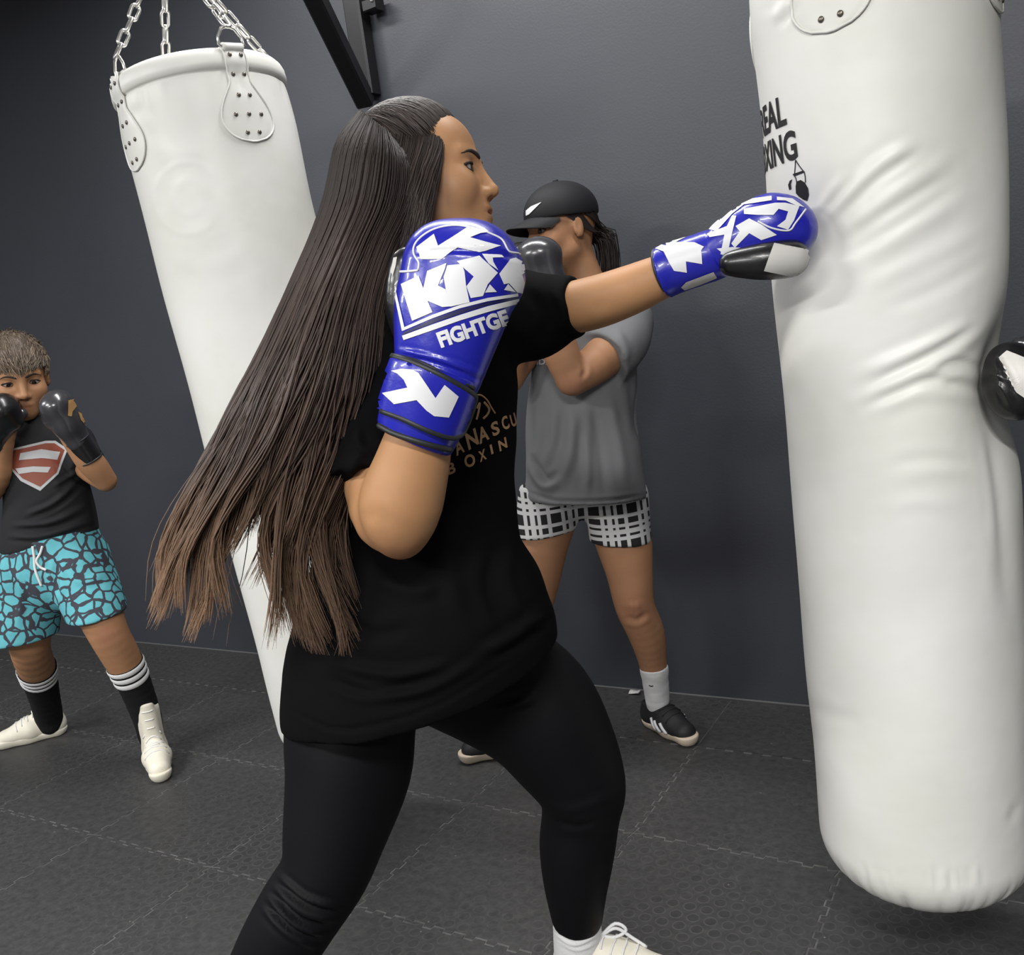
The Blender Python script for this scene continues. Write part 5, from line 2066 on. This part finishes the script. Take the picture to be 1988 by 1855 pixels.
for i in range(nu - 1):
    for j in range(nv - 1):
        q = i * nv + j
        BF.append((q, q + 1, q + nv + 1, q + nv))
        q2 = q + nu * nv
        BF.append((q2, q2 + nv, q2 + nv + 1, q2 + 1))
for i in range(nu - 1):
    q = i * nv + nv - 1
    BF.append((q, q + nu * nv, q + nv + nu * nv, q + nv))
mk('cap_brim', BV, BF, M['cap'], cap)
c7 = lambda x, y: (880 + x * 0.35568, 340 + y * 0.35568)
pdecal('cap_logo', [[c7(*q) for q in [(398, 222), (398, 195), (425, 172), (482, 148), (450, 180), (415, 215)]]], bvcap, M['white_print'], cap, 0.0015, 5)
tube('cap_button', [hw(hfg, (-0.012, 0, 0.131)), hw(hfg, (-0.012, 0, 0.137))], 0.008, M['cap'], cap, 10)
# hair: tied back under the cap
rg = np.random.default_rng(8)
S = []
for q in range(900):
    a = rg.uniform(-1, 1)
    r0 = np.array([-0.095 + 0.05 * rg.random() ** 2, 0.05 * a, 0.02 - 0.03 * rg.random()])
    w_ = rg.normal(0, 0.010, 3)
    pts = []
    for t_ in np.linspace(0, 1, 10):
        f = min(1, t_ * 3)
        x = r0[0] * (1 - f) + (-0.115 - 0.012 * math.sin(t_ * 3)) * f + w_[0] * f
        y = r0[1] * (1 - f) + 0.03 * f + w_[1] * f
        z = r0[2] - 0.17 * t_ * (0.8 + 0.2 * abs(a))
        pts.append(hw(hfg, (x, y, z)))
    S.append(pts)
for q in range(420):     # wisps in front of and behind the ear, along the nape
    sd = 1 if rg.random() < 0.75 else -1
    x0 = rg.uniform(-0.085, 0.03)
    pts = []
    for t_ in np.linspace(0, 1, 10):
        x = x0 + (-0.105 - x0) * t_ ** 0.9
        y = sd * (0.083 * math.sqrt(max(0.05, 1 - ((x + 0.016) / 0.108) ** 2)))
        z = 0.035 - 0.055 * t_ - 0.03 * math.sin(t_ * 3) * (x0 > -0.02)
        pts.append(hw(hfg, (x, y, z)))
    S.append(pts)
S = np.array(S)
rd = np.interp(np.linspace(0, 1, 10), [0, 0.1, 0.8, 1], [0.7, 1, 1, 0.3])[None] * rg.uniform(0.0012, 0.002, len(S))[:, None]
cl = np.array([0.016, 0.012, 0.011])[None, None] * rg.uniform(0.6, 1.7, len(S))[:, None, None] * np.ones((1, 10, 1))
V, F, C = strands(S, rd, cl)
hg = mk('hair', V, F, M['hair'], girl)
set_col(hg, 'hcol', C)
# gloves
glove(girl, P(1070, 618, 2.42), P(1045, 490, 2.40) - P(1070, 618, 2.42), nrm(Z_B - 0.5 * X_R), 1, M['greyleather'], M['blackleather'], M['blackleather'], 0.86)
glove(girl, P(1030, 622, 2.47), P(1018, 500, 2.46) - P(1030, 622, 2.47), nrm(-X_R + 0.2 * Z_B), -1, M['blackleather'], M['blackleather'], M['blackleather'], 0.84)

# ------------------------------------------------------------------ person: boy at the left edge
bz = G(150, 1480)
boy = thing('person', 'person in turquoise patterned shorts and white boots with fists up at the left edge', 'person', (float(bz[0]), float(bz[1]), 0.0))
BFw = nrm(0.84 * Z_B + 0.52 * X_R - 0.30 * UP)
hfb = head_frame(P(34, 733, 2.98), BFw, nrm(UP + 0.02 * X_R), 1.1)
B_R = [(72, 1090, 50, 3.09), (58, 1190, 45, 3.08), (58, 1255, 36, 3.14), (72, 1300, 33, 3.28), (84, 1345, 25, 3.40), (94, 1385, 22, 3.49)]      # image left leg
B_L = [(143, 1085, 50, 3.06), (182, 1160, 46, 3.00), (208, 1225, 37, 2.985), (235, 1275, 34, 3.03), (262, 1330, 28, 3.09), (284, 1390, 24, 3.15)]
toe = G(316, 1522)
fw = nrm(np.array([0.83, -0.56, 0]))
B_S1 = (np.array([toe[0], toe[1], 0]) - fw * 0.25, fw, 0.98)
tb = G(-4, 1456)
fwb = nrm(tb - G(131, 1421))
B_S2 = (np.array([tb[0], tb[1], 0.0]) - fwb * 0.25, fwb, 1.0)
b = Field()
b.add(head_fn(hfb, child=1.0, lid=0.003), 0.02)
b.grow(hfb['o'], 0.18)
n0, n1 = hw(hfb, (-0.03, 0, -0.055)), P(60, 835, 3.04)
b.wchain([(n0, 0.046), (n1, 0.05)], 0.03)
b.chain([(75, 880, 62, 3.05), (92, 960, 66, 3.06), (102, 1060, 68, 3.07)], 0.03, -0.012, (Z_B, 0.8))
b.chain([(5, 870, 30, 3.08), (70, 850, 40, 3.05), (138, 860, 32, 3.03)], 0.03, -0.006)
B_LA = [(140, 862, 32, 3.02), (172, 905, 27, 2.97), (205, 935, 20, 2.93)]
B_LF = [(205, 932, 20, 2.92), (178, 900, 25, 2.88), (150, 868, 20, 2.85), (115, 805, 22, 2.82)]
B_RA = [(2, 870, 30, 3.08), (-30, 930, 28, 3.06), (-40, 985, 22, 3.02)]
B_RF = [(-38, 985, 20, 3.01), (-8, 930, 25, 2.95), (2, 880, 20, 2.92), (15, 800, 22, 2.86)]
b.chain(B_LA, 0.02)
b.chain(B_LF, 0.01)
b.chain(B_RA, 0.02)
b.chain(B_RF, 0.01)
b.chain(B_R, 0.03)
b.chain(B_L, 0.03)
foot(b, P(284, 1385, 3.145), 0.03, shoe_w(*B_S1))
foot(b, P(93, 1382, 3.48), 0.03, shoe_w(*B_S2))
V, F = b.mesh(0.005)
V = relax(V, F, 4, 0.5, np.linalg.norm(V - hfb['o'], axis=1) < 0.15)
bodyB = mk('body', V, F, M['skin_b'], boy)
set_attr(bodyB, 'tint', face_tint(V, hfb, [(P(210, 1235, 2.93), 0.045, 0.45)]))
bvB = bvh_of(bodyB)
eyes(hfb, bodyB, (1, 0, -0.2))
face_lines(hfb, bvB, bodyB, 0.0034)
# t-shirt
t = Field()
t.chain([(76, 880, 74, 3.05), (88, 940, 78, 3.055), (96, 1000, 84, 3.06), (100, 1080, 92, 3.07)], 0.03, 0, (Z_B, 0.8))
t.chain([(2, 868, 38, 3.08), (70, 850, 50, 3.05), (138, 862, 40, 3.03)], 0.03)
t.limb([(138, 862, 40, 3.02), (160, 890, 38, 2.99), (190, 925, 35, 2.95)], P(172, 905, 2.97), P(205, 935, 2.93) - P(150, 880, 3.0))
t.limb([(2, 868, 38, 3.08), (-28, 940, 38, 3.06)], P(-20, 915, 3.06), P(-36, 970, 3.03) - P(-10, 880, 3.07))
t.cut(P(100, 1056, 2.98), nrm(-UP + 0.10 * X_R), 0.006)
t.sub(rc(n0, n1 + (n1 - n0) * 0.1, 0.062, 0.06), 0.01)
t.disp(wob(61, 34, 0.0025))
V, F = t.mesh(0.0055)
V = relax(V, F, 2)
c5 = lambda x, y: (x * 0.26954, 600 + y * 0.26954)
c6 = lambda x, y: (x * 0.29106, 1020 + y * 0.29106)
V = crease(V, F, [([c5(*q) for q in ql], w_, a_) for ql, w_, a_ in [
    ([(200, 1480), (380, 1400), (560, 1240)], 5, 0.007), ([(200, 1510), (400, 1430), (580, 1290)], 4, -0.006), ([(100, 1560), (350, 1540), (620, 1420)], 5, 0.007), ([(100, 1590), (380, 1570), (640, 1470)], 4, -0.006),
    ([(60, 1640), (300, 1640), (680, 1520)], 5, 0.006), ([(60, 1670), (330, 1665), (680, 1560)], 4, -0.005), ([(380, 1280), (480, 1220), (570, 1160)], 4, 0.006)]])
shirtB = mk('t_shirt', V, F, M['chartee'], boy)
bvb = bvh_of(shirtB)
# plain shield emblem in the print's colours
wpB = mat('faded_white_print', (0.42, 0.42, 0.43), 0.7)
pdecal('shield_print', [[c5(*q) for q in [(80, 1010), (330, 950), (400, 950), (490, 1010), (420, 1190), (290, 1312), (150, 1240), (75, 1150)]]], bvb, wpB, shirtB, 0.001, 6)
pdecal('shield_print', [[c5(*q) for q in [(100, 1020), (330, 968), (395, 968), (468, 1018), (405, 1180), (290, 1282), (165, 1222), (95, 1150)]]], bvb, M['redbrown'], shirtB, 0.002, 6)
pdecal('shield_print', [[c5(*q) for q in [(150, 1040), (300, 1010), (440, 1030), (420, 1085), (300, 1075), (140, 1090)]]], bvb, wpB, shirtB, 0.003, 6)
pdecal('shield_print', [[c5(*q) for q in [(115, 1150), (240, 1135), (365, 1140), (345, 1180), (240, 1175), (140, 1190)]]], bvb, wpB, shirtB, 0.003, 6)
# shorts
s_ = Field()
s_.chain([(102, 1050, 88, 3.07), (104, 1100, 94, 3.075)], 0.02, 0, (Z_B, 0.82))
s_.limb([(62, 1100, 66, 3.09), (44, 1290, 54, 3.085)], P(46, 1240, 3.085), nrm(-UP))
s_.limb([(145, 1090, 66, 3.06), (186, 1185, 56, 3.0), (198, 1235, 54, 2.98)], P(187, 1196, 2.99), nrm(-UP + 0.05 * X_R))
s_.cut(P(102, 1040, 3.05), nrm(UP - 0.1 * X_R), 0.004)
s_.disp(wob(67, 40, 0.002))
V, F = s_.mesh(0.005)
V = crease(V, F, [([(112, 1090), (108, 1130), (112, 1160)], 6, -0.008), ([(130, 1110), (160, 1130), (200, 1120)], 8, 0.005), ([(20, 1100), (40, 1150), (35, 1220)], 8, 0.005)])
shB = mk('shorts', V, F, M['shorts'], boy)
bvsh = bvh_of(shB)
surf_tube('drawstring', [c6(*q) for q in [(220, 140), (230, 220), (235, 290), (255, 350), (278, 405)]], bvsh, 0.0042, M['cord'], shB, 0.002)
surf_tube('drawstring', [c6(*q) for q in [(285, 140), (270, 190), (245, 240), (270, 280), (310, 300)]], bvsh, 0.0042, M['cord'], shB, 0.002)
# socks with white bands
for leg, pts, cut0 in (('L', [(241, 1285, 34, 3.04), (262, 1330, 30, 3.09), (286, 1395, 26, 3.155), (292, 1430, 22, 3.18)], 0), ('R', [(71, 1295, 35, 3.265), (84, 1345, 28, 3.40), (94, 1388, 25, 3.495), (97, 1405, 22, 3.51)], 1)):
    s_ = Field()
    s_.chain(pts, 0.01)
    a, c = P(*pts[0][:2], pts[0][3]), P(*pts[1][:2], pts[1][3])
    d = nrm(c - a)
    s_.cut(a + d * 0.004, -d, 0.003)
    V, F = s_.mesh(0.0042)
    so = mk('sock', V, F, M['sockblack'], boy)
    r0, r1 = pts[0][2] * pts[0][3] / FOC, pts[1][2] * pts[1][3] / FOC
    Lg = np.linalg.norm(c - a)
    for k in range(3):
        s0 = 0.006 + k * 0.026
        fr = lambda s: r0 + (r1 - r0) * s / Lg + 0.0022
        frustum('sock_band', a + d * s0, a + d * (s0 + 0.019), fr(s0), fr(s0 + 0.019), M['sock'], so)
# boots
shoe('boot', B_S1[0], B_S1[1], boy, M['shoecream'], M['shoecream'], 0.98, laces=M['sock'])
shoe('boot', B_S2[0], B_S2[1], boy, M['shoecream'], M['shoecream'], 1.0, laces=M['sock'])
# short hair
rg = np.random.default_rng(18)
S = []
cc, rr = np.array([-0.016, 0, 0.026]), np.array([0.099, 0.077, 0.093])
while len(S) < 3600:
    d = nrm(rg.normal(size=3))
    p = cc + d * (rr + 0.011)
    lim = 0.045 if p[0] > 0.05 else (0.02 if p[0] > 0 else -0.045)
    if p[2] < lim:
        continue
    fr = np.array([0.9, 0, -0.25]) if p[2] > 0.05 else np.array([0.15, 0, -1.0])
    fr = fr - d * (fr @ d)
    fr = nrm(fr + rg.normal(0, 0.09, 3))
    Lh = 0.034 if p[2] > 0.05 else 0.018
    pts = []
    q = p.copy()
    for t_ in range(6):
        pts.append(hw(hfb, q))
        n = (q - cc) / rr
        q = q + fr * Lh / 5 + d * 0.0012 * (1 if t_ < 2 else -0.9)
    S.append(pts)
S = np.array(S)
rd = np.interp(np.linspace(0, 1, 6), [0, 0.5, 1], [1, 1, 0.4])[None] * rg.uniform(0.0011, 0.0018, len(S))[:, None]
cl = np.array([0.2, 0.155, 0.115])[None, None] * rg.uniform(0.55, 1.3, len(S))[:, None, None] * np.ones((1, 6, 1))
V, F, C = strands(S, rd, cl)
Eh = Field()
Eh.add(ell((-0.014, 0, 0.034), (0.107, 0.087, 0.100)))
Eh.cut((0.05, 0, 0.036), (0.35, 0, -1), 0.008)
Eh.disp(wob(91, 160, 0.0012))
ob_, Rb_, sb_ = hfb['o'].astype(np.float32), hfb['R'].astype(np.float32), np.float32(hfb['s'])
he = Field()
he.grow(hfb['o'], 0.15)
he.ops.append(('+', lambda p: Eh(((p - ob_) @ Rb_) / sb_) * sb_, 0))
V2, F2 = he.mesh(0.005)
hb = mk('hair', np.concatenate([V, V2]), np.concatenate([F, F2 + len(V)]), M['hair'], boy)
set_col(hb, 'hcol', np.concatenate([C, np.tile([0.075, 0.055, 0.04], (len(V2), 1))]))
# gloves
gm, w = glove(boy, P(160, 868, 2.85), P(118, 806, 2.80) - P(160, 868, 2.85), nrm(X_R + 0.55 * Y_U + 0.3 * Z_B), -1, M['greyleather'], M['blackleather'], M['blackleather'], 0.78)
bm_ = bvh_of(gm)
pdecal('gold_print', [[c5(*q) for q in [(490, 660), (530, 650), (560, 690), (520, 740), (515, 775), (488, 770)]]], bm_, M['goldleather'], gm, 0.0015, 5)
pdecal('gold_print', [[c5(*q) for q in [(560, 740), (610, 770), (650, 840), (630, 860), (580, 800)]]], bm_, M['goldleather'], gm, 0.0015, 5)
gm2, w2 = glove(boy, P(-8, 872, 2.91), P(12, 790, 2.85) - P(-8, 872, 2.91), nrm(-X_R + 0.3 * Z_B + 0.3 * Y_U), 1, M['blackleather'], M['blackleather'], M['greyleather'], 0.78)

# ------------------------------------------------------------------ glove coming in from the right edge
rt = thing('boxing_glove', 'black and white glove pressed into the right side of the large bag', 'boxing glove', P(1990, 760, 1.44))
g = Field()
g.chain([(1968, 735, 52, 1.44), (1985, 742, 62, 1.44), (2060, 740, 70, 1.45)], 0.02)
g.chain([(1956, 700, 32, 1.44), (1966, 775, 36, 1.44)], 0.03)
g.disp(wob(71, 50, 0.0012))
V, F = g.mesh(0.004)
V = crease(V, F, [([(1935, 690), (1952, 720), (1975, 770)], 6, -0.005), ([(1928, 720), (1945, 750), (1965, 790)], 7, 0.003), ([(1925, 735), (1945, 742), (1965, 765)], 4, -0.004)])
mr = mk('mitt', V, F, M['blackleather'], rt)
bvr = bvh_of(mr)
mwp = mat('ivory_leather', (0.68, 0.66, 0.62), 0.45)
pdecal('ivory_panel', [[(1941, 694), (1955, 682), (1975, 690), (2010, 705), (2060, 720), (2060, 800), (2010, 790), (1975, 762), (1957, 735)]], bvr, mwp, mr, 0.002, 6)
th = Field()
th.chain([(1975, 668, 12, 1.46), (2000, 672, 20, 1.46), (2060, 690, 26, 1.41)], 0.02)
V, F = th.mesh(0.004)
mk('thumb', V, F, M['greyleather'], rt)
cu = Field()
cu.chain([(2070, 740, 58, 1.45), (2180, 740, 54, 1.46)], 0.02)
V, F = cu.mesh(0.005)
mk('cuff', V, F, M['blackleather'], rt)

# ------------------------------------------------------------------ scraps by the skirting
def scrap(name, c, s, label):
    rg_ = np.random.default_rng(int(abs(c[0]) * 1000))
    V, F = [], []
    for i in range(4):
        for j in range(4):
            V.append(np.asarray(c) + np.array([(i - 1.5) * s, (j - 1.5) * s * 0.7, abs(rg_.normal(0, 0.35)) * s]))
    for i in range(3):
        for j in range(3):
            F.append((i * 4 + j, i * 4 + j + 1, i * 4 + j + 5, i * 4 + j + 4))
    o = mk(name, V, F, M['debris'])
    md = o.modifiers.new('thick', 'SOLIDIFY')
    md.thickness = s * 0.2
    tag(o, label, 'paper scrap')
    return o


r_ = ray(1233, 1330)
pw = CAM + r_ * ((WALL_Y - 0.02) / r_[1])
scrap('paper_scrap', (pw[0], WALL_Y - 0.03, 0.002), 0.012, 'small crumpled white paper scrap by the wall behind the white sock')
